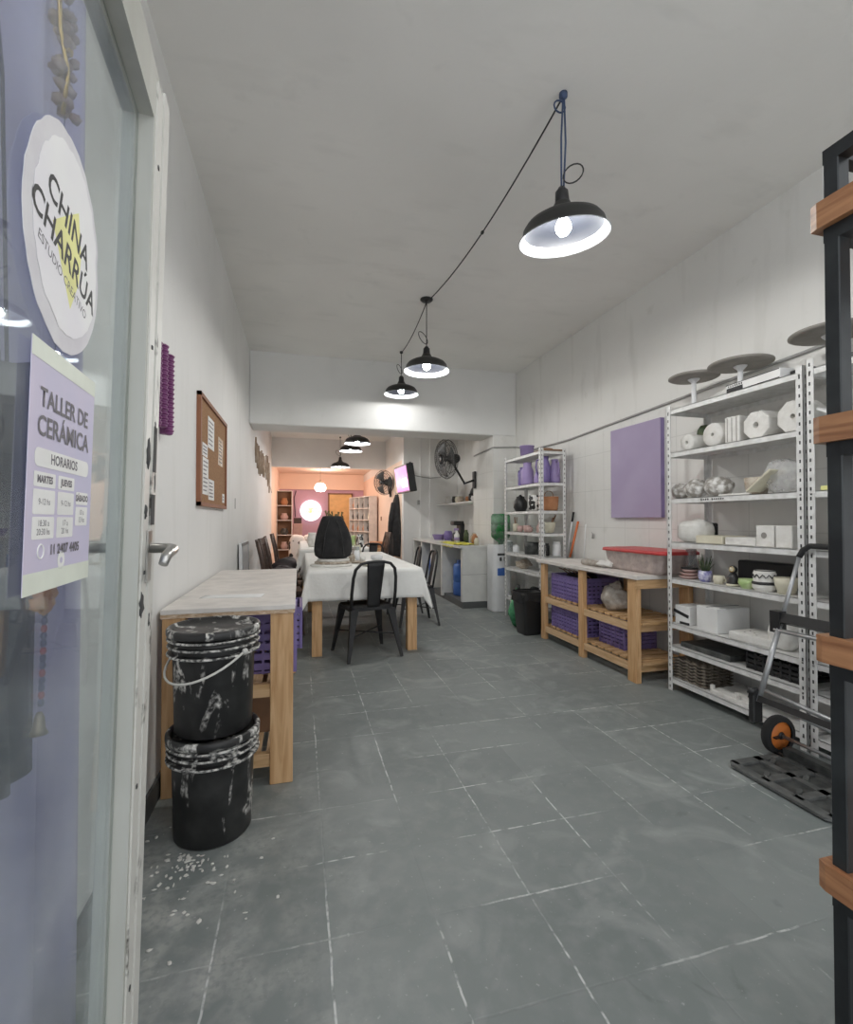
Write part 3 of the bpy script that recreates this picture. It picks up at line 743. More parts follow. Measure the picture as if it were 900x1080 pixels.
# added lilac and dark sheets behind the door, standing in for reflections in its glass
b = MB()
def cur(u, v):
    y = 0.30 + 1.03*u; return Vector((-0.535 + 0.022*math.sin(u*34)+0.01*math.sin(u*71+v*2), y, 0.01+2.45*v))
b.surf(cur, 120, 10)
o = b.build('lilac_reflection_sheet', M['reflection_sheet']); o.modifiers.new('thick', 'SOLIDIFY').thickness = 0.004
tag(o, 'added lilac sheet behind the open glass door, standing in for its reflection', 'reflection_sheet')
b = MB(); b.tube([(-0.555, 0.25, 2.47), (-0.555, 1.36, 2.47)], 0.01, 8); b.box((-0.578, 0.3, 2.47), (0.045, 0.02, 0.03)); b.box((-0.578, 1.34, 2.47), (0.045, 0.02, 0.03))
tag(b.build('reflection_sheet_rod', M['grey_line']), 'added thin rod holding the lilac reflection sheet behind the door', 'rod')  # rod added to carry the lilac sheet
b = MB()  # added dark sheet for the person mirrored in the glass
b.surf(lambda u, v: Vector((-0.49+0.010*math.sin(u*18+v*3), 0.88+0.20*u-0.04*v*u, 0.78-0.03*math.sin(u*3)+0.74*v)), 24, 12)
o = b.build('dark_cloth_or_reflection', M['navy']); o.modifiers.new('thick', 'SOLIDIFY').thickness = 0.006
tag(o, 'added dark blue sheet left of the poster, standing in for a dark reflection', 'cloth')
b = MB(); b.tube([(-.492, .98, 1.48), (-.505, .98, 2.0), (-.545, .98, 2.478)], .003, 6); b.build('strap', M['navy'], o)  # added strap, so the dark sheet hangs from the rod

# hanging ornaments on the glass side
g0 = on_glass(60, 0, -0.075); g1 = on_glass(66, 120, -0.075)
T = thing('dried_garland', 'dried flower and ribbon garland hanging above the round sticker', 'garland', (0, 0, 0)); T.matrix_world = MD.copy()
b = MB(); rnd = random.Random(5)
for i in range(46):
    f = i/45; p = g0.lerp(g1, f)
    b.blob(p+Vector((rnd.uniform(-.006, .012), rnd.uniform(-.014, .014), rnd.uniform(-.01, .01)+0.08*(1-f))), [rnd.uniform(.004, .010)]*3, jag=0.2, seg=8, seed=i)
b.build('flowers', M['garland'], T)
b = MB(); b.tube([g0+Vector((0, -0.01, 0.12)), g0.lerp(g1, .3)+Vector((0.006, -.012, 0)), g0.lerp(g1, .6)+Vector((.008, .004, 0)), g1], 0.003, 6); b.tube([Vector((g0.x, g0.y, 2.0)), g0+Vector((0, 0, .05))], 0.001, 4)
b.blob(g0.lerp(g1, .42)+Vector((.012, 0, 0)), (.004, .008, .004), seg=10); b.build('gold_ribbon', M['gold'], T)
k0 = on_glass(48, 628, -0.075); k1 = on_glass(43, 745, -0.075); k2 = on_glass(41, 768, -0.075)
T = thing('bead_hanging', 'amber ribbon knot with a string of red and blue beads and a small bell', 'ornament', (0, 0, 0)); T.matrix_world = MD.copy()
b = MB()
for i in range(14):
    a = i*0.9; b.blob(k0+Vector((0, 0.026*math.cos(a)*(i % 3)/2, 0.016*math.sin(a))), (.008, .015, .011), jag=.2, seg=8, seed=i)
b.tube([k0+Vector((0, -.03, .10)), k0+Vector((0, -.035, .04)), k0, k0+Vector((0, .03, .03)), k0+Vector((0, .02, .09))], 0.003, 6)
b.build('ribbon_knot', M['amber'], T)
b = MB(); n = 15
for i in range(n):
    p = k0.lerp(k1, (i+.5)/n); b.blob(p, (.0042, .0042, .006), mi=(0 if i % 3 == 1 else 1), seg=8)
b.tube([k0, k1], 0.0012, 5, mi=1); b.tube([k0, Vector((k0.x, k0.y, 2.0))], 0.0008, 4, mi=1)
b.build('bead_string', [M['bead_red'], M['bead_blue']], T)
b = MB(); b.lathe([(0.0, 0.022), (0.003, 0.022), (0.006, 0.015), (0.0075, 0.0), (0.0115, -0.008), (0.010, -0.008), (0.0, 0.0)], 16, c=k2)
b.build('bell', M['brass'], T)

# ================================================================ left wall things
T = thing('corrugated_rack', 'purple corrugated plastic pieces hanging on the left wall beside the door edge', 'wall rack', (XL, 2.235, 1.79))
for k, (dy, dz) in enumerate(((-0.07, -0.01), (0.0, 0.0), (0.07, -0.02))):
    b = MB(); n = 34
    for i in range(n):
        z = -0.17+0.34*i/(n-1)
        b.blob((0.028+0.006*k, dy, dz+z), (0.020+0.004*(i % 2), 0.026+0.004*(i % 2), 0.009), seg=8)
    b.tube([(0.026, dy, dz-.175), (0.026, dy, dz+.175)], 0.02, 10); b.build('corrugated_tube', M['magenta'], T)
b = MB(); b.ab((0.0, -0.10, -0.16), (0.016, 0.10, 0.16)); b.build('back_plate', M['hole'], T)

y0, y1 = at(207, 480, X=XL).y, at(236, 480, X=XL).y
z1_, z0_ = at(207, 411, X=XL).z, at(206, 533, X=XL).z
T = thing('pin_board', 'cork pin board with pinned white sheets on the left wall', 'notice board', (XL, (y0+y1)/2, (z0_+z1_)/2))
w, h = y1-y0, z1_-z0_
b = MB(); b.ab((0.002, -w/2+.02, -h/2+.02), (0.014, w/2-.02, h/2-.02)); b.build('cork_panel', M['cork'], T)
b = MB()
for s_ in (-1, 1):
    b.box((0.013, s_*(w/2-0.012), 0), (0.026, 0.024, h)); b.box((0.013, 0, s_*(h/2-0.012)), (0.026, w, 0.024))
b.build('frame', M['cork_frame'], T)
for k, (u, v, pw, ph, n) in enumerate(((-.12, .22, .22, .30, 6), (.26, .12, .20, .30, 7), (-.30, -.22, .18, .34, 8), (-.10, -.33, .2, .2, 5), (.40, -.38, .1, .1, 2), (-.32, .02, .16, .12, 3))):
    S_ = thing('pinned_sheet', ['narrow white list sheet at the top middle of the cork board', 'printed picture sheet at the right of the cork board', 'tall white sheet at the lower left of the cork board', 'white sheet at the bottom middle of the cork board', 'tiny white note in the lower right corner of the cork board', 'small white note at the left middle of the cork board'][k], 'paper', (XL+0.0145, (y0+y1)/2+u*w, (z0_+z1_)/2+v*h), group='sheets on the cork board')
    b = MB(); b.ab((0, -pw*w/2, -ph*h/2), (0.0008, pw*w/2, ph*h/2)); b.build('sheet', M['paper'] if k != 1 else mat('tan print', (0.55, .42, .30), .8, col2=(.75, .68, .6), scale=14), S_)
    b = MB(); rnd = random.Random(k)
    for i in range(n):
        z = ph*h/2*(1-2*(i+1)/(n+1)); b.ab((0.001, -pw*w*.4, z-.004), (0.0014, pw*w*rnd.uniform(.1, .4), z+.004))
    b.build('printed_lines', M['ink_soft'], S_)
b = MB(); b.ab((0, -.012, -.05), (.002, .012, .05)); tag(b.build('small_black_sticker', M['ink'], loc=at(248, 531, X=XL)), 'small dark vertical mark stuck on the left wall right of the cork board', 'sticker')

# driftwood hanging
T = thing('stick_hanging', 'hanging of weathered wooden sticks on the left wall beyond the cork board', 'wall decoration', (XL, 0, 0))
rnd = random.Random(11)
ya, yb = at(269, 490, X=XL).y, at(286, 490, X=XL).y
b = MB(); b.tube([(0.02, ya, at(270, 468, X=XL).z), (0.02, yb, at(286, 520, X=XL).z)], 0.006, 6); b.build('cord', M['driftwood'], T)
tops = [(270, 461, 488), (271.5, 468, 494), (273, 470, 500), (274.5, 476, 502), (276, 475, 500), (277.5, 478, 503), (279, 481, 504), (281, 480, 506), (282.5, 481, 513), (284, 488, 520)]
for (px, a, c_) in tops:
    p0, p1 = at(px, a, X=XL+.03), at(px, c_, X=XL+.03); p0.x -= XL; p1.x -= XL
    b = MB(); mid = (p0+p1)/2+Vector((0, rnd.uniform(-.02, .02), 0)); b.tube([p0, mid, p1], [.011, .016, .010], 7); b.build('stick', M['driftwood'], T)

# white panel leaning by the chairs
b = MB(); b.ab((-0.0, -0.3, 0), (0.03, 0.3, 0.98)); b.ab((0.03, -0.3, 0), (0.036, -0.27, 0.98), mi=1); b.ab((0.03, 0.27, 0), (0.036, 0.3, 0.98), mi=1); b.ab((0.03, -0.3, .95), (0.036, 0.3, 0.98), mi=1)
tag(b.build('leaning_panel', [M['white_plastic'], M['steel']], loc=(-0.56, 5.35, 0), rot=(0, R(-1.5), 0)), 'grey-framed white panel leaning on the left wall behind the dark chairs', 'panel')

# ================================================================ left workbench
def leg_box(parent, x0, x1, y0, y1, z0, z1, m='pine'):
    b = MB(); b.ab((x0, y0, z0), (x1, y1, z1), bevel=0.003); return b.build('leg', M[m], parent)
T = thing('workbench', 'pine workbench with a worn pale top against the left wall behind the black buckets', 'workbench', (0, 0, 0), group=None)
BX0, BX1, BY0, BY1, BZ = -0.585, -0.018, 2.30, 3.98, 0.825
b = MB(); b.ab((BX0, BY0, BZ-0.022), (BX1, BY1, BZ), bevel=0.002); b.build('worktop', M['bench_top'], T)
b = MB(); b.ab((BX0, BY0+0.002, BZ-0.040), (BX1-.002, BY1, BZ-0.022)); b.build('worktop_edge', M['bench_edge'], T)
for (x0, x1) in ((BX1-0.11, BX1-0.008), (BX0+0.005, BX0+0.10)):
    for (ya_, yb_) in ((BY0+0.01, BY0+0.055), (BY1-0.055, BY1-0.01)):
        leg_box(T, x0, x1, ya_, yb_, 0, BZ-0.04)
for z in (0.14, 0.46):
    b = MB(); b.ab((BX0+.1, BY0+0.02, z-.06), (BX1-.11, BY0+.05, z)); b.build('cross_rail', M['pine_x'], T)
    b = MB(); b.ab((BX0+.1, BY1-0.05, z-.06), (BX1-.11, BY1-.02, z)); b.build('cross_rail', M['pine_x'], T)
    b = MB()
    for k in range(5): b.ab((BX0+.02+k*.105, BY0+.055, z-.018), (BX0+.10+k*.105, BY1-.055, z))
    b.build('shelf', M['pine_y'], T)
# sheets of paper on it
b = MB(); b.surf(lambda u, v: Vector((-.15+.3*u, -.05+.1*v, .0012+.003*u*v)), 6, 6); o = b.build('paper_sheet', M['paper'], loc=(-.33, 2.62, BZ), rot=(0, 0, R(-8))); o.modifiers.new('thick', 'SOLIDIFY').thickness = .001
tag(o, 'long white sheet lying on the left workbench top', 'paper')

def make_crate(label, loc, d=(0.50, 0.34, 0.27), rz=0, group='purple slatted crates', m='purple_plastic'):
    """slatted plastic crate, long side on x"""
    T = thing('plastic_crate', label, 'crate', loc, rz, group)
    X_, Y_, Z_ = d[0]/2, d[1]/2, d[2]
    b = MB(); b.ab((-X_, -Y_, 0), (X_, Y_, 0.012)); b.build('base', M[m], T)
    for (ax, s_) in (('x', -1), ('x', 1), ('y', -1), ('y', 1)):
        b = MB(); L_ = X_ if ax == 'y' else Y_
        nz = 6
        for k in range(nz):
            z = 0.012+(Z_-0.012)*(k+.5)/nz; hz = (Z_/nz)*(0.32 if k < nz-1 else .5)
            if ax == 'y': b.ab((-X_, s_*Y_-.006, z-hz), (X_, s_*Y_+.006, z+hz))
            else: b.ab((s_*X_-.006, -Y_, z-hz), (s_*X_+.006, Y_, z+hz))
        nv = int(L_/.045)
        for k in range(-nv, nv+1):
            u = k*L_/max(nv, 1)
            if ax == 'y': b.ab((u-.006, s_*Y_-.009, 0), (u+.006, s_*Y_+.009, Z_))
            else: b.ab((s_*X_-.009, u-.006, 0), (s_*X_+.009, u+.006, Z_))
        b.build('slatted_side', M[m], T)
    return T
make_crate('purple slatted crate on the middle shelf of the left workbench', (-.27, 2.66, .46), (.50, .36, .30))
make_crate('purple slatted crate behind the front one on the left workbench shelf', (-.25, 3.10, .46), (.52, .36, .24))
T = thing('cardboard_box', 'brown cardboard box on the bottom shelf of the left workbench', 'box', (-.30, 2.72, .14))
b = MB(); b.ab((-.19, -.16, 0), (.19, .16, .25)); b.build('carton', M['card'], T)
b = MB(); b.ab((-.19, -.04, .25), (.19, .04, .2505)); b.build('tape', M['bench_edge'], T)

# ================================================================ stacked buckets
def make_bucket(label, loc, rz):
    T = thing('bucket', label, 'bucket', loc, rz, group='stacked black clay buckets')
    b = MB(); b.lathe([(0, 0.0), (.136, 0.0), (.142, .008), (.150, .30), (.152, .31), (0.152, .392), (.146, .392), (0, .385)], 44); b.build('body', M['bucket'], T)
    b = MB()
    for z, r in ((.305, .168), (.335, .166), (.362, .168)):
        b.lathe([(.150, z-.004), (r, z-.006), (r+.003, z-.004), (r+.004, z), (r, z+.003), (.150, z+.006)], 44, mis=[0, 1, 1, 1, 0])
    b.build('rim_ribs', [M['bucket_rim'], M['rib_white']], T)
    b = MB(); b.lathe([(.150, .372), (.170, .372), (.173, .380), (.173, .395), (.168, .402), (.158, .402), (.152, .392), (0, .392)], 44); b.build('lid', M['bucket_rim'], T)
    return T
bx = Vector((-0.325, 2.055, 0))
b1 = make_bucket('lower black clay bucket standing on the floor beside the left workbench', bx, 0.4)
b2 = make_bucket('upper black bucket with a white wire handle, stacked on the other bucket', bx+Vector((0.0, 0.0, 0.402)), 2.0)
b = MB()
hp = []
for i in range(21):
    a = PI*i/20; hp.append((.172*math.cos(a), -.172*math.sin(a)-.004, .315-.10*math.sin(a)+0.0))
b.tube(hp, .0045, 8); b.blob((.172, 0, .315), (.012, .012, .012), seg=8); b.blob((-.172, 0, .315), (.012, .012, .012), seg=8)
h = b.build('handle', M['slip_white'], b2); h.rotation_euler = (0, 0, -2.0-0.75); h['label'] = 'white coated wire handle hanging down'
# splashes and rubble on the floor
b = MB(); rnd = random.Random(4)
for i in range(170):
    a = rnd.uniform(0, 2*PI); r_ = abs(rnd.gauss(0, .14)); x = -.38+r_*math.cos(a)*.9; y = 1.88+r_*math.sin(a)*1.5
    if x < -.57 or (Vector((x, y, 0))-bx).length < .16: continue
    b.blob((x, y, .002), (rnd.uniform(.002, .009), rnd.uniform(.002, .010), rnd.uniform(.001, .003)), seg=6, jag=.3, seed=i)
tag(b.build('dried_slip', M['slip_white']), 'crumbs of dried white slip on the floor round the bucket stack', 'debris', kind='stuff')
# ================================================================ steel shelf units
def shelf_unit(label, x0, x1, y0, y1, levels, H, holes=True, w=0.038):
    """angle-iron posts at the corners, folded steel shelves"""
    T = thing('shelf_unit', label, 'shelving', (x0, y0, 0), group='white slotted steel shelf units')
    X_, Y_ = x1-x0, y1-y0
    for (px, sx) in ((0, 1), (X_, -1)):
        for (py, sy) in ((0, 1), (Y_, -1)):
            b = MB(); t = .003
            b.ab((px, py, 0), (px+sx*t, py+sy*w, H)); b.ab((px, py, 0), (px+sx*w, py+sy*t, H))
            n = int(H/.05)
            if holes:
                for k in range(n):
                    z = .03+k*.05
                    b.box((px-sx*.0004, py+sy*w*.5, z), (.0012, .008, .018), mi=1)
                    b.box((px+sx*w*.5, py-sy*.0004, z), (.008, .0012, .018), mi=1)
            b.build('upright', [M['white_steel'], M['hole']], T)
    for z in levels:
        b = MB(); e = .004
        b.ab((e, e, z-.004), (X_-e, Y_-e, z))
        b.ab((e, e, z-.034), (e+.003, Y_-e, z)); b.ab((X_-e-.003, e, z-.034), (X_-e, Y_-e, z))
        b.ab((e, e, z-.034), (X_-e, e+.003, z)); b.ab((e, Y_-e-.003, z-.034), (X_-e, Y_-e, z))
        for yy in (.02, Y_-.02):
            b.box((e-.002, yy, z-.018), (.004, .010, .010), mi=1)
        b.build('shelf', [M['white_steel'], M['hole']], T)
    return T
SX0, SX1, SY0, SY1 = 2.575, 2.945, 1.90, 2.87
LV = (.09, .32, .48, .80, 1.06, 1.37, 1.70, 2.01)
U1 = shelf_unit('large white slotted steel shelf unit holding plaster moulds, next to the pine bench', SX0, SX1, SY0, SY1, LV, 2.04)
U2 = shelf_unit('white slotted steel shelf unit mostly hidden behind the black and wood rack', SX0, SX1, 0.92, 1.885, (.09, .32, .48, .80, 1.06, 1.37, 1.70, 2.01), 2.06)
QX0, QX1, QY0, QY1 = 2.545, 2.86, 4.68, 5.62
LQ = (.25, .62, .81, 1.07, 1.32, 1.63, 1.98)
U3 = shelf_unit('narrow white steel shelf unit at the far end of the pine bench holding purple jugs', QX0, QX1, QY0, QY1, LQ, 2.01)
E = 0.0015

def simple(mb, name, m, label, cat, loc, rz=0, group=None, rot=None):
    o = mb.build(name, m, loc=loc, rot=rot if rot is not None else (0, 0, rz))
    return tag(o, label, cat, group)
def yat(px, X, py=548): return at(px, py, X=X).y

# marker writing on the shelf edge
b = MB(); rnd = random.Random(31)
for k in range(11):
    if k == 6: continue
    b.box((.0035, yat(762-2.3*k, 2.57)-SY0, 1.353), (.001, .009, .008+.008*rnd.random()), rot=(rnd.uniform(-.6, .6), 0, 0))
b.build('marker_writing', M['ink'], U1)
# ---- wheel heads on top
for (px, py, X, lb, r_) in ((732, 398, 2.74, 'farthest of the three round wheel heads on pedestals, over the shelf unit', .165),
                            (781, 384, 2.76, 'middle of the three round wheel heads, behind the printed carton', .185),
                            (876, 351, 2.76, 'nearest of the three round wheel heads, partly behind the black rack post', .185)):
    p = at(px, py, X=X)
    T = thing('wheel_head', lb, 'banding wheel', (p.x, p.y, 2.012), group='wheel heads on the shelf units')
    h_ = p.z-2.012
    b = MB(); b.lathe([(0, h_-.014), (r_*.9, h_-.012), (r_, h_-.004), (r_, h_+.004), (r_*.97, h_+.008), (0, h_+.008)], 40); b.build('round_plate', M['disc'], T)
    b = MB(); b.lathe([(0, 0), (.06, 0), (.06, .012), (.022, .02), (.016, .05), (.016, h_-.04), (.035, h_-.022), (.04, h_-.014), (0, h_-.014)], 20); b.build('pedestal', M['white_plastic'], T)
# printed carton on top
y0, y1 = 2.00, 2.37
T = thing('flat_carton', 'flat white and black printed carton on top of the large shelf unit', 'box', (2.64, (y0+y1)/2+.02, 2.0115), rz=R(-4))
b = MB(); b.ab((-.05, -(y1-y0)/2, 0), (.05, (y1-y0)/2, .055), bevel=.002); b.build('carton', M['paper'], T)
b = MB(); b.ab((-.0512, .06, .004), (-.0502, .18, .030)); b.ab((-.0512, -.18, .001), (-.0502, .185, .005)); b.ab((-.0512, -.18, .050), (-.0502, .185, .054)); b.build('black_print', M['ink'], T)
b = MB()
for k in range(7): b.ab((-.0512, .065+k*.016, .034), (-.0502, .072+k*.016, .046))
b.build('small_print', M['ink'], T)
for k, (y_, l_, w_) in enumerate(((1.93, .12, .2), )):
    b = MB(); b.ab((-.08, -.05, 0), (.08, .05, .035)); simple(b, 'dark_box', M['black_plastic'], 'small dark box at the near end on top of the large shelf unit', 'box', (2.72, 1.965, 2.0115))
b = MB(); b.ab((-.15, -.25, 0), (.15, .25, .03)); simple(b, 'dark_tray', M['toe'], 'flat dark tray on top of the hidden steel shelf unit', 'tray', (2.76, 1.45, 2.0115))

# ---- plaster moulds, level 1.70
z0 = 1.70+E
def round_mould(name, label, y, r, w, loc_x, hole=.3, z=z0, rz=0, oct_=False):
    T = thing(name, label, 'plaster mould', (loc_x, y, z), rz, 'plaster moulds on the upper shelf')
    b = MB(); n = 8 if oct_ else 30
    rr = r
    rings = b.lathe([(r*hole, -w/2), (rr*.96, -w/2), (rr, -w/2+.008), (rr, w/2-.008), (rr*.96, w/2), (r*hole, w/2), (r*hole*.9, w/2-.03), (r*hole*.9, -w/2+.03), (r*hole, -w/2)], n, c=(0, 0, r*(math.cos(PI/8) if oct_ else 1)), rot=(PI/2, PI/8 if oct_ else 0, PI/2), smooth=not oct_)
    b.build('body', M['plaster'], T)
    b = MB(); b.lathe([(0, 0), (r*hole*.93, 0)], 16, c=(w*.1, 0, r), rot=(0, PI/2, 0)); b.build('pouring_hole', M['plaster_dark'], T)
    return T
round_mould('plaster_mould', 'small round plaster mould with a hole, farthest on the upper shelf', yat(730, 2.66), .058, .14, 2.69, .22)
round_mould('plaster_mould', 'tall round plaster mould with a small hole, second on the upper shelf', yat(757, 2.66), .078, .13, 2.69, .16)
T = thing('plaster_block_mould', 'upright rough rectangular plaster block between round moulds', 'plaster mould', (2.69, yat(778, 2.66), z0), R(6), 'plaster moulds on the upper shelf')
b = MB(); b.box((0, 0, .083), (.15, .095, .166), bevel=.008, seg=2); b.build('body', M['plaster'], T)
b = MB()
for k in (-.03, 0, .03): b.box((-.076, k, .083), (.003, .004, .15))
b.build('seam', M['plaster_dark'], T)
round_mould('plaster_mould', 'big eight-sided plaster mould with a dark hole on the upper shelf', yat(804, 2.66), .088, .14, 2.69, .22, oct_=True)
round_mould('plaster_mould', 'eight-sided plaster mould half hidden by the near upright on the upper shelf', 1.99, .095, .14, 2.69, .15, oct_=True)
T = thing('pot_dark', 'dark green jar standing behind the small round mould', 'jar', (2.84, yat(745, 2.84), z0))
b = MB(); b.lathe([(0, 0), (.05, 0), (.06, .08), (.05, .17), (.03, .2), (0, .2)], 18); b.build('body', M['leaf'], T); T.name = 'dark_jar'

# ---- level 1.37
z0 = 1.37+E
for k, (px, r_, X, lb) in enumerate(((719, .062, 2.68, 'bagged clay lump farthest on the second shelf'), (735, .07, 2.65, 'middle bagged clay lump of the second shelf, with white paper showing'), (759, .078, 2.70, 'widest bagged clay lump on the second shelf'))):
    b = MB(); b.blob((0, 0, r_*.86), (r_*1.05, r_*1.15, r_*.92), jag=.07, seg=20, seed=k+3)
    b.blob((0, r_*.2, r_*1.6), (r_*.25, r_*.3, r_*.18), jag=.25, seg=10, seed=k)
    simple(b, 'bagged_clay', M['clay_bag'], lb, 'clay bag', (X, yat(px, X), z0), group='bagged clay lumps')
b = MB(); b.lathe([(0, 0), (.05, 0), (.062, .05), (.068, .105), (.063, .105), (.05, .02), (0, .02)], 22)
simple(b, 'speckled_pot', M['food'], 'small speckled pot with a tilted slab leaning over it on the second shelf', 'pot', (2.70, yat(799, 2.70), z0))
b = MB(); b.box((0, 0, 0), (.12, .19, .014), bevel=.003)
simple(b, 'tilted_slab', M['cream'], 'pale slab leaning across the speckled pot', 'slab', (2.63, yat(808, 2.63), z0+.074), rot=(R(-38), 0, 0))
b = MB(); b.blob((0, 0, .10), (.10, .10, .105), jag=.08, seg=20, seed=12); simple(b, 'plastic_bag', M['film'], 'puffed clear plastic bag behind the near upright on the second shelf', 'bag', (2.72, yat(826, 2.70), z0))
b = MB(); b.box((0, 0, .006), (.2, .22, .012), bevel=.002); simple(b, 'flat_board', M['plaster'], 'flat pale board lying in the middle of the second shelf', 'board', (2.73, yat(783, 2.7), z0))

# ---- level 1.06
z0 = 1.06+E
b = MB(); b.blob((0, 0, .075), (.10, .10, .078), jag=.03, seg=20, seed=2, power=.6); b.blob((-.01, -.03, .12), (.06, .07, .04), jag=.1, seg=14, seed=9)
simple(b, 'wrapped_bundle', M['plaster'], 'white paper wrapped bundle at the far end of the third shelf', 'bundle', (2.70, yat(732, 2.68), z0))
b = MB(); b.box((0, 0, .07), (.05, .09, .13), bevel=.01); simple(b, 'dark_bundle', M['black'], 'black bundle tucked behind the white wrapped one', 'bundle', (2.83, yat(750, 2.83), z0))
for k, (pa, pb, h_, lb) in enumerate(((735, 763, .052, 'flat cream slab with a clean edge on the third shelf'), (766, 797, .048, 'flat greyish slab lying against the white blocks'))):
    ya, yb = yat(pa, 2.62), yat(pb, 2.62)
    b = MB(); b.box((.09, 0, h_/2), (.20, abs(ya-yb), h_), bevel=.004); simple(b, 'plaster_slab', M['cream' if k == 0 else 'plaster'], lb, 'plaster mould', (2.62, (ya+yb)/2, z0), group='plaster on the third shelf')
for k, (pa, pb, lb) in enumerate(((797, 816.5, 'white plaster block with a dark hole on the third shelf'), (817.5, 836, 'plain white plaster block beside the near upright on the third shelf'))):
    ya, yb = yat(pa, 2.62), yat(pb, 2.62); L_ = abs(ya-yb)
    T = thing('plaster_block', lb, 'plaster mould', (2.62, (ya+yb)/2, z0), 0, 'plaster on the third shelf')
    b = MB(); b.box((.08, 0, .062), (.16, L_-.003, .124), bevel=.004); b.build('body', M['plaster'], T)
    if k == 0:
        b = MB(); b.lathe([(0, 0), (.018, 0)], 14, c=(-.001, .004, .066), rot=(0, PI/2, 0)); b.build('pouring_hole', M['plaster_dark'], T)

# ---- level .80: pots
z0 = .80+E
T = thing('pot_stack', 'pinkish saucers and bowls stacked at the far end of the pottery shelf', 'pots', (2.68, yat(727, 2.68), z0))
for i, (r_, z_) in enumerate(((.072, 0), (.066, .022), (.055, .045))):
    b = MB(); b.lathe([(0, z_), (r_*.6, z_), (r_, z_+.02), (r_*.93, z_+.021), (r_*.5, z_+.006), (0, z_+.006)], 24); b.build('bowl', M['pink_pot'], T)
b = MB(); b.lathe([(0, .07), (.055, .07), (.055, .078), (0, .078)], 20); b.build('dark_lid', M['black'], T)
b = MB(); b.lathe([(0, 0), (.035, 0), (.042, .06), (.035, .13), (.036, .20), (.032, .20), (.0, .02)], 18)
simple(b, 'glass_vase', M['glass_jar'], 'clear glass vase behind the pinkish saucers', 'vase', (2.80, yat(729, 2.80), z0))
T = thing('potted_plant', 'purple and white pot with a small spiky dark plant', 'plant', (2.66, yat(743.5, 2.66), z0))
b = MB(); b.lathe([(0, 0), (.034, 0), (.044, .035), (.040, .072), (.035, .072), (.03, .05), (0, .05)], 20); b.build('pot', mat('purple speckled glaze', (.20, .19, .42), .35, col2=(.7, .7, .78), scale=40), T)
b = MB(); rnd = random.Random(8)
for i in range(22):
    a = rnd.uniform(0, 2*PI); l_ = rnd.uniform(.06, .14); s_ = rnd.uniform(.015, .05)
    p0 = Vector((.012*math.cos(a), .012*math.sin(a), .05)); p1 = p0+Vector((s_*math.cos(a), s_*math.sin(a), l_))
    b.tube([p0, p0.lerp(p1, .5)+Vector((0, 0, .01)), p1], [.003, .004, .0008], 5)
b.build('leaves', M['leaf'], T)
b = MB(); b.lathe([(0, 0), (.028, 0), (.036, .03), (.034, .052), (.029, .052), (0, .02)], 18); b.tube([(0, -.033, .042), (0, -.052, .036), (0, -.050, .018), (0, -.033, .012)], .004, 6)
simple(b, 'cream_cup', M['cream'], 'small cream cup between the potted plant and the black figurine', 'cup', (2.65, yat(758, 2.65), z0))
b = MB(); b.lathe([(0, 0), (.055, 0), (.07, .012), (.062, .013), (0, .006)], 20); simple(b, 'saucer', M['cream'], 'cream saucer under the black figurine edge', 'saucer', (2.62, yat(766, 2.62), z0)) if False else None
T = thing('figurine', 'black ceramic figurine with a pale gold-ringed round face', 'figurine', (2.65, yat(773, 2.65), z0))
b = MB(); b.lathe([(0, 0), (.038, 0), (.036, .02), (.030, .055), (.016, .082), (0, .088)], 22, mis=[0, 0, 0, 0, 0]); b.build('body', M['black_plastic'], T)
b = MB(); b.blob((0, 0, .103), (.024, .024, .026), seg=16); b.build('head', M['black_plastic'], T)
b = MB(); b.blob((-.016, -.006, .106), (.011, .018, .018), seg=14); b.build('face', M['cream'], T)
b = MB(); b.tube([Vector((-.023, -.008+.016*math.cos(a), .106+.016*math.sin(a))) for a in [i*PI/8 for i in range(16)]], .002, 5, closed=True)
for s_ in (-.006, .006): b.blob((-.027, -.008+s_, .109), (.002, .002, .002), seg=6)
b.build('gold_ring', M['gold'], T)
b = MB(); b.lathe([(.037, .0), (.0395, .004), (.0385, .014), (.036, .014)], 22); b.build('pale_hem', M['cream'], T)
b = MB(); b.lathe([(0, 0), (.032, 0), (.05, .032), (.046, .058), (.04, .058), (0, .02)], 22)
simple(b, 'green_bowl', M['green_glaze'], 'green and white glazed bowl beside the patterned pot', 'bowl', (2.64, yat(788, 2.64), z0))
T = thing('patterned_pot', 'white pot with black zigzag and bands', 'pot', (2.65, yat(806, 2.65), z0))
b = MB(); b.lathe([(0, 0), (.05, 0), (.062, .02), (.062, .045), (.056, .055), (.058, .10), (.052, .118), (.045, .118), (.05, .09), (0, .03)], 28); b.build('body', M['cream'].copy() if False else M['plaster'], T)
b = MB(); n = 48
b.tube([Vector(((.0605)*math.cos(2*PI*i/n), .0605*math.sin(2*PI*i/n), .088+.010*(1 if i % 4 in (0, 1) else -1)*(1 if i % 2 == 0 else .2))) for i in range(n)], .0028, 5, closed=True)
b.lathe([(.0625, .038), (.064, .041), (.064, .048), (.058, .055)], 28); b.lathe([(.05, .1165), (.053, .118), (.053, .121), (.047, .121)], 28)
b.build('black_bands', M['ink'], T)
b = MB(); b.lathe([(0, 0), (.04, 0), (.055, .05), (.06, .09), (.054, .09), (.05, .05), (0, .02)], 24)
simple(b, 'cream_bowl', M['cream'], 'plain cream bowl behind the hand truck tube on the pottery shelf', 'bowl', (2.66, yat(829, 2.66), z0))
b = MB(); b.ab((-.04, -.20, 0), (.04, .20, .15), bevel=.01); simple(b, 'black_case', M['black_plastic'], 'long black case at the back of the pottery shelf behind the patterned pot', 'case', (2.87, yat(812, 2.87), z0))

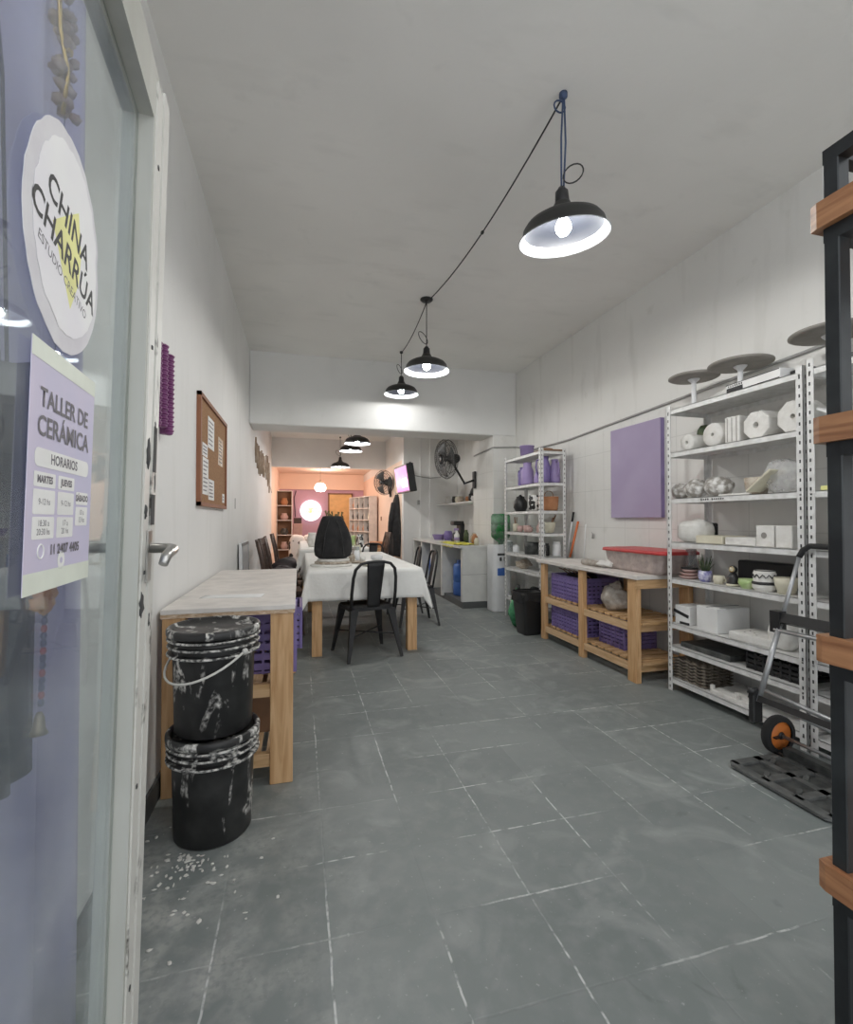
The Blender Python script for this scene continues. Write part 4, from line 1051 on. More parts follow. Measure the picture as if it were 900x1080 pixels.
# ---- level .48
z0 = .48+E
T = thing('marked_box', 'white box with torn black tape at the far end of the lower shelf', 'box', (2.70, yat(724, 2.66), z0), R(3))
b = MB(); b.box((0, 0, .065), (.17, .125, .13), bevel=.003); b.build('carton', M['paper'], T)
b = MB(); b.box((-.086, .01, .075), (.003, .13, .022), rot=(R(14), 0, 0)); b.box((-.0865, -.02, .01), (.003, .08, .016)); b.build('black_tape', M['ink'], T)
T = thing('white_box', 'large plain white box on the lower shelf beside the torn box', 'box', (2.735, yat(748, 2.66)-.03, z0), R(-1))
b = MB(); b.box((0, 0, .08), (.26, .17, .16), bevel=.003); b.build('carton', M['paper'], T)
b = MB(); b.box((0, 0, .1605), (.262, .012, .002)); b.build('lid_seam', M['ink_soft'], T)
T = thing('plaster_slab', 'broad rough plaster slab lying in the middle of the lower shelf', 'plaster mould', (2.70, (yat(765, 2.62)+yat(810, 2.62))/2-.03, z0), R(4))
b = MB(); b.box((0, 0, .025), (.22, .26, .05), bevel=.012, seg=2); b.build('body', M['plaster'], T)
b = MB()
for (x, y) in ((-.06, .06), (-.03, .02), (-.07, -.02), (.0, .07)): b.blob((x, y, .050), (.006, .007, .002), seg=8)
b.build('stain', M['plaster_dark'], T)
b = MB(); b.blob((0, 0, .085), (.07, .075, .09), jag=.04, seg=18, seed=4, power=.75); simple(b, 'plaster_lump', M['plaster'], 'rounded white plaster lump behind the hand truck tube on the lower shelf', 'plaster mould', (2.68, yat(827, 2.68), z0))
# ---- level .32 and .09
z0 = .32+E
b = MB(); b.box((0, 0, .018), (.24, .40, .036), bevel=.003); simple(b, 'dark_board', M['toe'], 'flat dark boards on the low shelf under the white boxes', 'board', (2.74, 2.60, z0))
T = thing('small_crate', 'dark slatted crate at the near end of the low shelf', 'crate', (2.75, 2.13, z0))
b = MB(); b.ab((-.12, -.16, 0), (.12, .16, .01)); b.build('base', M['black_plastic'], T)
b = MB()
for s_ in (-1, 1):
    for k in range(3):
        b.ab((-.12, s_*.16-.004, .015+k*.028), (.12, s_*.16+.004, .033+k*.028)); b.ab((s_*.12-.004, -.16, .015+k*.028), (s_*.12+.004, .16, .033+k*.028))
    for k in range(-3, 4): b.ab((s_*.12-.006, k*.052-.006, 0), (s_*.12+.006, k*.052+.006, .10))
b.build('slatted_side', M['black_plastic'], T)
z0 = .09+E
ye, yf = yat(712, 2.62, 700), yat(746, 2.62, 700)
for k in range(7):
    b = MB(); W_, L_ = .24, abs(ye-yf)
    def egg(u, v, k=k): return Vector((-W_/2+W_*u, -L_/2+L_*v, .012+.011*math.sin(u*PI*8)*math.sin(v*PI*8)))
    b.surf(egg, 32, 32)
    o = simple(b, 'egg_tray', M['egg'], ['lowest', 'second lowest', 'third lowest', 'middle', 'third from top', 'second from top', 'topmost'][k]+' grey pulp egg tray of the stack on the bottom shelf', 'egg tray', (2.72, (ye+yf)/2, z0+.021*k), group='stack of egg trays')
    o.modifiers.new('thick', 'SOLIDIFY').thickness = .004
T = thing('white_tray', 'white plaster tray pieces with a raised lip beside the egg trays', 'tray', (2.70, (yat(750, 2.62)+yat(790, 2.62))/2, z0))
L_ = abs(yat(750, 2.62)-yat(790, 2.62))
b = MB(); b.box((0, 0, .012), (.2, L_, .024), bevel=.003); b.build('base', M['plaster'], T)
b = MB(); b.box((-.09, L_/2-.01, .035), (.02, .018, .03)); b.build('raised_lip', M['plaster'], T); b = MB(); b.box((-.09, -L_/2+.07, .035), (.02, .018, .03)); b.build('raised_lip', M['plaster'], T); b = MB(); b.box((.0, -.06, .035), (.12, .10, .022)); b.build('raised_block', M['plaster'], T)

# ---- things on the hidden unit, glimpsed between rack parts
z_ = 1.70+E
b = MB(); b.box((0, 0, .09), (.16, .12, .18), bevel=.006); b.box((-.08, -.01, .10), (.01, .04, .05), mi=1); simple(b, 'white_canister', [M['plaster'], M['plaster_dark']], 'white block mould with a dark recess on the upper shelf behind the rack', 'plaster mould', (2.70, 1.60, z_))
b = MB(); b.box((0, 0, .05), (.14, .10, .01), rot=(R(30), 0, 0)); simple(b, 'white_scraper', M['paper'], 'white folded paper poking out on the upper shelf just right of the double uprights', 'paper', (2.66, 1.80, z_+.02))
z_ = 1.37+E
b = MB(); b.box((0, 0, .012), (.10, .09, .024), bevel=.003); simple(b, 'yellow_sponge', M['yellow'], 'small yellow sponge on the second shelf right of the double uprights', 'sponge', (2.66, 1.80, z_))
b = MB(); b.blob((0, 0, .06), (.09, .08, .06), jag=.1, seg=16, seed=6); simple(b, 'black_lump', M['fabric_black'], 'black cloth lump on the second shelf behind the rack', 'cloth', (2.72, 1.58, z_))
z_ = 1.06+E
b = MB(); b.blob((0, 0, .115), (.11, .13, .12), jag=.09, seg=20, seed=17); simple(b, 'plastic_bag', M['film'], 'large crumpled clear bag on the third shelf behind the rack', 'bag', (2.72, 1.52, z_))
b = MB(); b.blob((0, 0, .095), (.09, .08, .10), jag=.06, seg=18, seed=19); simple(b, 'bagged_clay', M['clay_bag'], 'bagged pale lump just right of the double uprights on the third shelf', 'clay bag', (2.70, 1.77, z_))
z_ = .80+E
b = MB(); b.lathe([(0, 0), (.06, 0), (.075, .06), (.078, .10), (.07, .10), (.06, .04), (0, .02)], 24); simple(b, 'cream_bowl', M['pink_pot'], 'pinkish bowl right of the double uprights on the pottery shelf', 'bowl', (2.68, 1.76, z_))
z_ = .48+E
b = MB(); b.box((0, 0, .06), (.2, .22, .12), bevel=.01); simple(b, 'plaster_block', M['plaster'], 'pale block on the lower shelf behind the rack post', 'plaster mould', (2.72, 1.68, z_))
z_ = .32+E
b = MB(); b.box((0, 0, .05), (.2, .26, .10), bevel=.006); simple(b, 'grey_carton', M['paper'], 'grey-white carton on the low shelf behind the hand truck', 'box', (2.74, 1.66, z_))
z_ = .09+E
b = MB(); b.box((0, 0, .07), (.22, .30, .14), bevel=.01); simple(b, 'dark_carton', M['toe'], 'dark box on the bottom shelf behind the hand truck wheels', 'box', (2.74, 1.62, z_))

# ================================================================ folding hand truck
HT = thing('hand_truck', 'folded grey and black hand truck with orange-hubbed wheels leaning on the shelf unit', 'hand truck', (0, 0, 0))
yF, yN = 1.90, 1.46
lowF = at(800, 740, Y=yF); topF = at(844, 584, Y=yF)
dx = topF-lowF
lowN, topN = lowF+Vector((0, yN-yF, 0)), topF+Vector((0, yN-yF, 0))
lean = dx.normalized()
for (a_, c_) in ((lowF, topF), (lowN, topN)):
    b = MB(); m_ = a_.lerp(c_, .52); b.tube([a_, m_], .0125, 12); b.tube([m_, c_], .010, 12); b.build('tube', M['steel'], HT)
b = MB()
s_ = Vector((0, 1, 0))
b.tube([topF+lean*-.02, topF+lean*.02-s_*.01, topF+lean*.045-s_*.04, topN+lean*.045+s_*.04, topN+lean*.02+s_*.01, topN+lean*-.02], .014, 12)
b.build('grip', M['rubber'], HT)
b = MB(); m0 = lowF.lerp(topF, .53); m1 = lowN.lerp(topN, .53)
b.bar(m0+s_*.03+lean*.02, m1-s_*.03+lean*.02, .045, .05, up=lean); b.box(m0+s_*.015, (.05, .05, .11)); b.box(m1-s_*.015, (.05, .05, .11)); b.build('crossbar', M['black_plastic'], HT)
b = MB(); b.tube([m0-lean*.045+s_*.02, m1-lean*.045-s_*.02], .011, 10); b.build('brace_tube', M['steel'], HT)
b = MB()
q0, q1 = lowF.lerp(topF, .02), lowN.lerp(topN, .02)
b.bar(q0+s_*.05, q1-s_*.05, .024, .03, up=lean)
for q in (q0+s_*.02, q1-s_*.02): b.box(q+Vector((0, 0, -.04)), (.06, .035, .17), bevel=.006); b.tube([q+Vector((-.03, 0, .02)), q+Vector((-.02, 0, .05))], .018, 10)
b.build('lower_bracket', M['black_plastic'], HT)
b = MB()
for dz in (.0, .05): b.tube([q0+Vector((.06, .04, dz-.02)), q1+Vector((.06, -.04, dz-.06))], .011, 10)
b.build('lower_frame_tube', M['steel'], HT)
WC = at(821, 773, Y=yF+.035); wr = WC.z if WC.z > .06 else .085
wr = .098
b = MB(); b.tube([Vector((WC.x, yF+.03, wr)), Vector((WC.x, yN-.03, wr))], .009, 10); b.build('axle', M['steel'], HT)
for yy in (yF+.035, yN-.035):
    b = MB(); b.lathe([(wr*.72, -.02), (wr*.95, -.02), (wr, -.012), (wr, .012), (wr*.95, .02), (wr*.72, .02)], 36, c=(WC.x, yy, wr), rot=(PI/2, 0, 0)); tr_ = b.build('wheel', M['rubber'], HT)
    b = MB(); b.lathe([(0, -.018), (wr*.3, -.018), (wr*.34, -.012), (wr*.74, -.012), (wr*.76, .0), (wr*.74, .012), (0, .012)], 36, c=(WC.x, yy, wr), rot=(PI/2, 0, 0)); b.build('hub', M['orange_hub'], tr_)
    b = MB(); b.lathe([(0, -.024), (.016, -.024), (.02, -.018)], 16, c=(WC.x, yy, wr), rot=(-PI/2, 0, 0)); b.bar((WC.x, yy-.02, wr), (WC.x-.05, yy-.02, wr-.005), .02, .006); b.build('hub_arm', M['black_plastic'], tr_)
# toe plate with cut-outs
A_ = at(772, 806, Z=0.03)
tx0, tx1, ty0, ty1 = 2.05, WC.x-.02, 1.42, 1.91
b = MB()
z0, z1 = .008, .020
cols_ = [ty0, ty0+.045, ty0+.15, ty0+.19, ty0+.30, ty0+.34, ty1-.045, ty1]
b.prism([(tx0, ty0+.03), (tx0+.03, ty0), (tx0+.05, ty0), (tx0+.05, ty1), (tx0+.03, ty1), (tx0, ty1-.03)], z0, z1)
b.ab((tx1-.04, ty0, z0), (tx1, ty1, z1)); b.ab((tx0+.17, ty0, z0), (tx0+.205, ty1, z1))
for (ya, yb) in ((ty0, ty0+.04), (ty0+.14, ty0+.18), (ty0+.29, ty0+.33), (ty1-.04, ty1)): b.ab((tx0+.03, ya, z0-.0), (tx1-.02, yb, z1))
for (ya, yb) in ((ty0+.04, ty0+.14), (ty0+.18, ty0+.29), (ty0+.33, ty1-.04)):
    b.bar((tx0+.065, ya, z1-.005), (tx0+.11, ya+.03, z1-.005), .02, .010)
    b.bar((tx0+.21, yb-.03, z1-.005), (tx0+.26, yb, z1-.005), .02, .010)
b.build('toe_plate', M['toe_light'], HT)
b = MB(); b.ab((tx0+.03, ty0+.02, .001), (tx1-.02, ty1-.02, .008)); b.build('toe_plate_recess', M['toe'], HT)
b = MB(); b.ab((tx1-.02, ty0+.03, .02), (tx1+.03, ty1-.03, .06)); b.build('hinge_bar', M['toe'], HT)

# ================================================================ foreground rack (black steel, wood shelves)
RK = thing('display_rack', 'black steel rack with thick wooden shelves, cut by the right edge in the foreground', 'rack', (0, 0, 0))
rx, ryy = 1.068, 0.742
k_ = 1.0
for (x_, y_) in ((rx, ryy), (rx+.36, ryy), (rx, ryy-.85), (rx+.36, ryy-.85)):
    b = MB(); b.ab((x_, y_-.03, 0), (x_+.032, y_, 2.0), bevel=.002); b.build('post', M['black_steel'], RK)
tops_ = (.508, .978, 1.436, 1.888)
for zt in tops_ + (2.0,):
    b = MB(); z_ = zt-.055 if zt != 2.0 else 2.0
    b.ab((rx, ryy-.85, z_-.03), (rx+.03, ryy, z_)); b.ab((rx+.36, ryy-.85, z_-.03), (rx+.39, ryy, z_)); b.ab((rx+.03, ryy-.028, z_-.03), (rx+.36, ryy-.002, z_)); b.ab((rx+.03, ryy-.85-.028, z_-.03), (rx+.36, ryy-.85, z_))
    b.build('shelf_frame', M['black_steel'], RK)
for zt in tops_:
    b = MB(); x0, x1, y0, y1 = rx-.016, rx+.41, ryy-.90, ryy+.018
    b.prism([(x0, y0), (x1, y0), (x1, y1), (x0+.006, y1), (x0, y1-.016)], zt-.055, zt)
    b.build('wooden_shelf', M['rack_wood'], RK)

# ================================================================ right workbench (pine, slatted shelves)
WB = thing('workbench', 'long pine workbench with slatted lower shelves along the right wall under the lilac canvas', 'workbench', (0, 0, 0))
WX0, WX1, WY0, WY1, WZ = 2.40, 2.955, 2.98, 4.49, .805
b = MB(); b.ab((WX0, WY0, WZ-.032), (WX1, WY1+.02, WZ), bevel=.003); b.build('worktop', M['bench_top'], WB)
b = MB(); b.ab((WX0+.012, WY0+.012, WZ-.10), (WX1, WY0+.035, WZ-.032)); b.build('apron', M['pine_x'], WB)
for (x0, x1) in ((WX0+.02, WX0+.065), (WX1-.06, WX1-.015)):
    for (y0, y1) in ((WY0+.03, WY0+.13), (3.70, 3.77), (WY1-.11, WY1-.04)):
        leg_box(WB, x0, x1, y0, y1, 0, WZ-.033)
for z in (.15, .45):
    for xx in (WX0+.03, WX1-.05):
        b = MB(); b.ab((xx, WY0+.13, z-.075), (xx+.022, WY1-.11, z-.018)); b.build('side_rail', M['pine_y'], WB)
    for (ya) in (WY0+.05, WY1-.09):
        b = MB(); b.ab((WX0+.065, ya, z-.075), (WX1-.06, ya+.022, z-.018)); b.build('cross_rail', M['pine_x'], WB)
    n = 15
    for k in range(n):
        yy = WY0+.02+k*(WY1-WY0-.06)/n
        b = MB(); b.ab((WX0+.068, yy, z-.018), (WX1-.065, yy+.07, z)); b.build('slat', M['pine_x'], WB)

make_crate('purple slatted crate full of tools on the middle shelf of the right bench', (2.665, 4.06, .45), (.36, .54, .23))
T = thing('tool_bundle', 'dark bundle of bags and tool handles in the upper purple crate of the right bench', 'bundle', (2.665, 4.06, .47))
b = MB(); b.blob((0, 0, .12), (.14, .22, .12), jag=.12, seg=20, seed=5); b.build('cloth', M['fabric_black'], T)
b = MB()
for k in range(5): b.tube([(-.02, -.2+.09*k, .18), (-.10, -.16+.09*k, .25), (-.11, -.10+.09*k, .26)], .006, 6)
b.build('handles', M['card'], T)
make_crate('purple slatted crate with dark cloth on the lower shelf of the right bench', (2.665, 4.06, .15), (.36, .54, .21))
b = MB(); b.blob((0, 0, .10), (.14, .24, .10), jag=.14, seg=20, seed=8); simple(b, 'dark_cloth_or_reflection', M['fabric_black'], 'dark rumpled cloth in the lower purple crate of the right bench', 'cloth', (2.665, 4.06, .17))
make_crate('dim purple crate behind the slats on the lower shelf, right of the middle leg', (2.72, 3.50, .15), (.30, .32, .20))
b = MB(); b.blob((0, 0, .10), (.11, .13, .11), jag=.10, seg=22, seed=21); b.blob((.0, -.02, .2), (.05, .06, .04), jag=.2, seg=12, seed=2)
simple(b, 'clay_sack', M['sack'], 'lumpy greyish sack on the middle shelf of the right bench', 'sack', (2.60, 3.50, .4515))
# red lid tub
ya, yb = yat(650, 2.70, 590), yat(718, 2.70, 590)
TB = thing('storage_tub', 'cloudy plastic tub with a red lid on the right bench', 'tub', (2.72, (ya+yb)/2, WZ+E))
L_, W_ = abs(ya-yb)*.96, .36
def tub(z, g):
    return [(x*g, y*g, z) for x, y in rrect(-W_/2, W_/2, -L_/2, L_/2, .06)]
b = MB(); rings = []
for z, g in ((0, .86), (.02, .88), (.15, .97), (.155, .99)):
    rings.append([b.bm.verts.new(p) for p in tub(z, g)])
b.skin(rings, 0); b.build('tub_body', M['tub'], TB)
b = MB(); rings = []
for z, g in ((.150, 1.02), (.152, 1.05), (.172, 1.04), (.178, .99)):
    rings.append([b.bm.verts.new(p) for p in tub(z, g)])
b.skin(rings, 0); b.build('lid', M['red'], TB)
# rolled and crumpled cloths
b = MB(); b.tube([(0, -.13, .026), (0.004, 0, .028), (0, .13, .026)], [.025, .027, .024], 12); simple(b, 'rolled_cloth', M['sack'], 'small rolled grey cloth lying on the right bench', 'cloth', (2.52, yat(624, 2.52, 592), WZ+E))
b = MB(); b.blob((0, 0, .034), (.07, .08, .036), jag=.22, seg=18, seed=33); b.blob((.03, -.03, .06), (.03, .04, .03), jag=.2, seg=12, seed=3); simple(b, 'crumpled_rag', M['plaster'], 'crumpled whitish rag beside the red-lidded tub', 'rag', (2.56, yat(641, 2.56, 592), WZ+E))
# broom sticks
def stick(label, px0, py0, px1, py1, m, r=.011, tip=None, X0=2.88, X1=2.95):
    a_, c_ = at(px0, py0, X=X0), at(px1, py1, X=X1-r)
    d = c_-a_; t0 = (.02-a_.z)/d.z if False else 0
    a_.z = .8065; T = thing('broom_stick', label, 'stick', a_, group='sticks leaning on the right wall')
    b = MB(); b.tube([(0, 0, 0), c_-a_], r, 10); b.build('pole', M[m], T)
    if tip: b = MB(); b.tube([(c_-a_)*.80, (c_-a_)*1.02], r*1.35, 10); b.build('tip', M[tip], T)
    return T
stick('orange stick leaning on the right wall behind the bench', 601.5, 588, 610, 550, 'orange', .013)
stick('white stick with a black tip leaning on the right wall', 598, 588, 605, 541, 'white_plastic', .009, 'black')
stick('thin white rod standing on the wall right of the orange stick', 616, 588, 618, 553, 'white_plastic', .005)
# lilac canvas
y0, y1 = yat(697, XR-.04, 500), yat(644.5, XR-.04, 500)
zt, zb = at(697, 440, X=XR-.04).z, at(646, 546, X=XR-.04).z
T = thing('lilac_canvas', 'lilac rectangular canvas panel hung on the right wall above the bench', 'panel', (XR, (y0+y1)/2, (zt+zb)/2))
b = MB(); b.ab((-.04, -(y1-y0)/2, -(zt-zb)/2), (-.036, (y1-y0)/2, (zt-zb)/2)); b.build('face', M['lilac_board'], T)
b = MB(); b.ab((-.036, -(y1-y0)/2, -(zt-zb)/2), (0, (y1-y0)/2, (zt-zb)/2)); b.build('edge', M['lilac_edge'], T)
b = MB(); b.tube([(0, 0, 0), (-.02, 0, 0), (-.03, 0, .015)], .003, 6); b.tube([(-.015, 0, -.005), (-.02, .0, -.05)], .010, 8); simple(b, 'wall_hook', M['grey_line'], 'small grey hook with a hanging bit on the right wall above the bench', 'hook', (XR, yat(627, XR, 565), at(627, 563, X=XR).z))

# ================================================================ narrow shelf unit contents
def jug(label, X, y, z, h=.26, r=.075, m='lilac_plastic', rz=0, gr='purple jugs on the narrow shelf unit'):
    T = thing('purple_jug', label, 'jug', (X, y, z), rz, gr)
    b = MB(); b.lathe([(0, 0), (r*.85, 0), (r, h*.1), (r*.98, h*.6), (r*.62, h*.86), (r*.66, h), (r*.58, h), (r*.55, h*.88), (0, h*.80)], 24); b.build('body', M[m], T)
    b = MB(); b.tube([(0, r*.62, h*.9), (0, r*1.35, h*.84), (0, r*1.5, h*.6), (0, r*1.28, h*.36), (0, r*.9, h*.28)], r*.13, 8); b.build('handle', M[m], T)
    return T
def qy(px): return yat(px, 2.62)
z = 1.63+E
jug('dark purple jug at the far end of the purple jug shelf', 2.70, qy(546), z, .24, .065, 'purple_plastic', .2)
jug('lilac jug with a handle in the middle of the purple jug shelf', 2.64, qy(555), z, .27, .078, 'lilac_plastic', -.3)
jug('small lilac jug beside the near post of the narrow shelf unit', 2.64, qy(566), z, .13, .045)
jug('tall dark purple jug on the end side of the narrow shelf unit', 2.67, 4.82, z, .30, .07, 'purple_plastic', PI/2)
jug('bright purple jug nearest the wall on the narrow shelf unit', 2.79, 4.80, z, .27, .06, 'lilac_plastic', PI)
z = 1.98+E
b = MB(); b.lathe([(0, 0), (.075, 0), (.085, .12), (.088, .12), (.088, .13), (.078, .13), (.07, .02), (0, .02)], 24); simple(b, 'lilac_bucket', M['lilac_plastic'], 'small lilac bucket on top of the narrow shelf unit', 'bucket', (2.66, qy(553), z))
b = MB(); b.box((0, 0, .012), (.24, .22, .024), bevel=.003); b.blob((0, .02, .03), (.08, .07, .02), jag=.2, seg=12); simple(b, 'brown_board', M['card'], 'brown flat board on top of the narrow shelf unit near end', 'board', (2.72, 4.83, z))
z = 1.32+E
T = thing('black_jar', 'round black lidded jar on the narrow shelf unit', 'jar', (2.66, qy(546), z))
b = MB(); b.lathe([(0, 0), (.06, 0), (.085, .05), (.082, .12), (.05, .165), (.045, .17), (0, .17)], 26); b.build('body', M['black_plastic'], T)
b = MB(); b.lathe([(.05, .17), (.05, .18), (.02, .192), (.014, .205), (0, .21)], 20); b.build('lid', M['black_plastic'], T)
b = MB(); b.lathe([(0, 0), (.07, 0), (.078, .10), (.07, .18), (.062, .18), (.06, .02), (0, .02)], 26); simple(b, 'spotted_pot', M['spot'], 'white pot with black spots on the narrow shelf unit', 'pot', (2.66, qy(561), z))
T = thing('wicker_basket', 'orange-brown basket with a loop handle on the end side of the narrow shelf unit', 'basket', (2.71, 4.80, z))
b = MB(); b.lathe([(0, 0), (.095, 0), (.105, .06), (.11, .15), (.114, .155), (.10, .155), (.095, .03), (0, .02)], 28)
for k in range(7): b.lathe([(.098+.0018*k, .015+.02*k), (.104+.0016*k, .02+.02*k), (.100+.0018*k, .026+.02*k)], 28)
b.build('woven_body', M['terracotta'], T)
b = MB(); b.tube([(0, .105*math.cos(a), .15+.07*math.sin(a)) for a in [i*PI/12 for i in range(13)]], .004, 6); b.build('handle', M['card'], T)
z = 1.07+E
T = thing('cutlery_jar', 'yellowish jar of brushes on the narrow shelf unit', 'jar', (2.63, qy(543.5), z))
b = MB(); b.lathe([(0, 0), (.035, 0), (.038, .10), (.034, .10), (.032, .01), (0, .01)], 18); b.build('body', M['cream'], T)
b = MB()
for k in range(5): b.tube([(0, 0, .03), (.02*math.cos(k*1.3), .02*math.sin(k*1.3), .18)], .004, 6)
b.build('brushes', M['card'], T)
for k, (px, r_, h_) in enumerate(((549, .04, .075), (554.5, .048, .08), (559, .036, .06))):
    b = MB(); b.lathe([(0, 0), (r_*.7, 0), (r_, h_*.5), (r_*.9, h_), (r_*.8, h_), (r_*.8, h_*.5), (0, h_*.2)], 20); simple(b, 'pink_bowl', M['pink_pot'], ['pinkish pot beside the jar of brushes', 'widest pinkish pot in the row of three', 'smallest pinkish pot in front of the pale bottle'][k], 'pot', (2.62+.02*(k % 2), qy(px), z), group='pinkish pots on the narrow shelf unit')
b = MB(); b.lathe([(0, 0), (.036, 0), (.038, .07), (.015, .10), (.012, .13), (0, .13)], 18); simple(b, 'pale_bottle', M['pink_pot'], 'pale pink bottle by the near post on the narrow shelf unit', 'bottle', (2.66, qy(566), z))
T = thing('yellow_pot', 'yellowish pot holding a dark ladle on the end side of the narrow shelf unit', 'pot', (2.71, 4.79, z))
b = MB(); b.lathe([(0, 0), (.05, 0), (.07, .09), (.073, .12), (.065, .12), (.05, .02), (0, .02)], 24); b.build('body', M['cream'], T)
b = MB(); b.tube([(0, 0, .03), (.05, 0, .17)], .008, 8); b.tube([(0, .0, .03), (.09, .01, .20)], .008, 8); b.build('ladle', M['card'], T)
b = MB(); b.lathe([(0, 0), (.03, 0), (.03, .10), (.02, .12), (0, .12)], 16); simple(b, 'glass_bottle', M['glass_jar'], 'small clear bottle left of the yellowish pot', 'bottle', (2.60, 4.74, z))
z = .81+E
for k, (x_, y_, r_, h_, m_, lb) in enumerate(((2.62, qy(537), .05, .14, 'glass_jar', 'clear glass jar at the far end of the jar shelf'), (2.64, qy(543), .04, .09, 'white_plastic', 'short white jar on the jar shelf'),
        (2.60, 4.75, .042, .15, 'glass_jar', 'clear jar with a white label by the near post'), (2.78, 4.75, .048, .16, 'white_plastic', 'white jar with a lid nearest the wall on the jar shelf'), (2.69, 4.84, .045, .14, 'black_plastic', 'black jar between the clear and white jars'))):
    T = thing('storage_jar', lb, 'jar', (x_, y_, z), 0, 'jars on the jar shelf')
    b = MB(); b.lathe([(0, 0), (r_*.95, 0), (r_, .01), (r_, h_*.8), (r_*.8, h_*.88), (0, h_*.88)], 20); b.build('body', M[m_], T)
    b = MB(); b.lathe([(0, h_*.88), (r_*.85, h_*.88), (r_*.85, h_), (0, h_)], 20); b.build('lid', M['white_plastic' if m_ != 'black_plastic' else 'black_plastic'], T)
b = MB(); b.lathe([(0, 0), (.085, 0), (.095, .13), (.09, .14), (.08, .14), (.08, .02), (0, .02)], 24); simple(b, 'smoked_bowl', M['toe'], 'smoky dark pot in the middle of the jar shelf', 'pot', (2.66, qy(558), z))
z = .62+E
b = MB(); b.blob((0, 0, .05), (.09, .14, .055), jag=.2, seg=18, seed=41); simple(b, 'rag_pile', M['food'], 'heap of brownish rags on the low shelf of the narrow unit', 'rags', (2.68, qy(548), z))
z = .25+E
b = MB(); b.blob((0, 0, .08), (.10, .18, .09), jag=.12, seg=18, seed=42); simple(b, 'dark_sack', M['fabric_black'], 'dark sack on the bottom shelf of the narrow unit', 'sack', (2.72, 5.1, z))

# ---- bin, green bottle
T = thing('waste_bin', 'black open waste bin lined with a bag beside the pine bench', 'bin', (2.385, 4.655, 0), R(4))
b = MB(); rings = []
for zz, hx in ((0, .095), (.02, .10), (.42, .135), (.44, .145), (.44, .125), (.03, .09)):
    rings.append([b.bm.verts.new((x, y, zz)) for x, y in rrect(-hx, hx, -hx, hx, .03)])
b.skin(rings, 0); b.build('body', M['black_plastic'], T)
b = MB()
b.surf(lambda u, v: Vector(((.150+.012*math.sin(u*40)+.01*v)*math.copysign(abs(math.cos(2*PI*u))**.5, math.cos(2*PI*u)), (.150+.012*math.sin(u*31)+.01*v)*math.copysign(abs(math.sin(2*PI*u))**.5, math.sin(2*PI*u)), .455-.10*v-.02*math.sin(u*25)*v)), 72, 5)
b.build('bag_rim', M['fabric_black'], T)
p = at(545, 655, X=2.47)
T = thing('green_bag', 'crumpled green plastic bag standing on the floor behind the black bin', 'bag', (2.42, 4.97, 0))
b = MB(); b.blob((0, 0, .17), (.12, .12, .175), jag=.09, seg=22, seed=13); b.blob((0, .0, .36), (.05, .05, .07), jag=.25, seg=14, seed=3); b.build('body', M['green_bag'], T)
b = MB(); b.lathe([(0, .40), (.02, .40), (.02, .47), (0, .48)], 12); b.build('cap', M['black_plastic'], T)
# ================================================================ main table
TX0, TX1, TY0, TY1, TZ = 0.08, 1.10, 4.30, 6.60, 0.765
def make_table(label, x0, x1, y0, y1, legm='pine'):
    T = thing('work_table', label, 'table', ((x0+x1)/2, (y0+y1)/2, 0))
    X_, Y_ = (x1-x0)/2, (y1-y0)/2
    b = MB(); b.ab((-X_, -Y_, TZ-.03), (X_, Y_, TZ)); b.build('tabletop', M['pine_y'], T)
    for sx in (-1, 1):
        for sy in (-1, 1):
            b = MB(); b.ab((sx*(X_-.03), sy*(Y_-.04), 0), (sx*(X_-.12), sy*(Y_-.12), TZ-.03), bevel=.003); b.build('leg', M[legm], T)
    b = MB()
    for s_ in (-1, 1):
        b.ab((-X_+.1, s_*(Y_-.09), TZ-.12), (X_-.1, s_*(Y_-.065), TZ-.03))
    b.build('apron', M['pine_x'], T)
    return T
def make_cloth(label, x0, x1, y0, y1, drop, seed=0, gr=None):
    X_, Y_ = (x1-x0)/2+.006, (y1-y0)/2+.006
    nx, ny = 64, 96; U = X_+drop; V = Y_+drop
    rnd = random.Random(seed); ph = [rnd.uniform(0, 6.28) for _ in range(8)]
    b = MB()
    def fn(a, c):
        u = (2*a-1)*U; v = (2*c-1)*V
        du, dv = max(0, abs(u)-X_), max(0, abs(v)-Y_)
        dr = math.hypot(du, dv)
        x = math.copysign(min(abs(u), X_), u); y = math.copysign(min(abs(v), Y_), v)
        if dr == 0: return Vector((x, y, TZ+.004+.0015*math.sin(9*u+ph[0])*math.cos(7*v+ph[1])))
        k = dr/drop
        nxv, nyv = (math.copysign(du/dr, u), math.copysign(dv/dr, v))
        out = .008+.012*k
        along = v if du > dv else u
        w = (.010*math.sin(11*along+ph[2])+.006*math.sin(23*along+ph[3]))*k
        if du > 0 and dv > 0:
            s_ = math.sin(2*math.atan2(dv, du)); out += .045*s_*k; w = .02*s_*math.sin(6*math.atan2(dv, du)+ph[4])*k
        return Vector((x+nxv*(out+w), y+nyv*(out+w), TZ+.004-dr*.985))
    b.surf(fn, nx, ny)
    o = b.build('tablecloth', M['cloth'], loc=((x0+x1)/2, (y0+y1)/2, 0))
    md = o.modifiers.new('thick', 'SOLIDIFY'); md.thickness = .002; md.offset = 1
    return tag(o, label, 'tablecloth', gr)
make_table('long pine work table under a white cloth in the middle of the front room', TX0, TX1, TY0, TY1)
make_cloth('white cloth draped over the nearer long work table', TX0, TX1, TY0, TY1, .27, 3)
make_table('second pine work table nearer the back room', .02, 1.10, 7.45, 10.4)
make_cloth('white cloth draped over the farther table towards the back room', .02, 1.10, 7.45, 10.4, .27, 5)

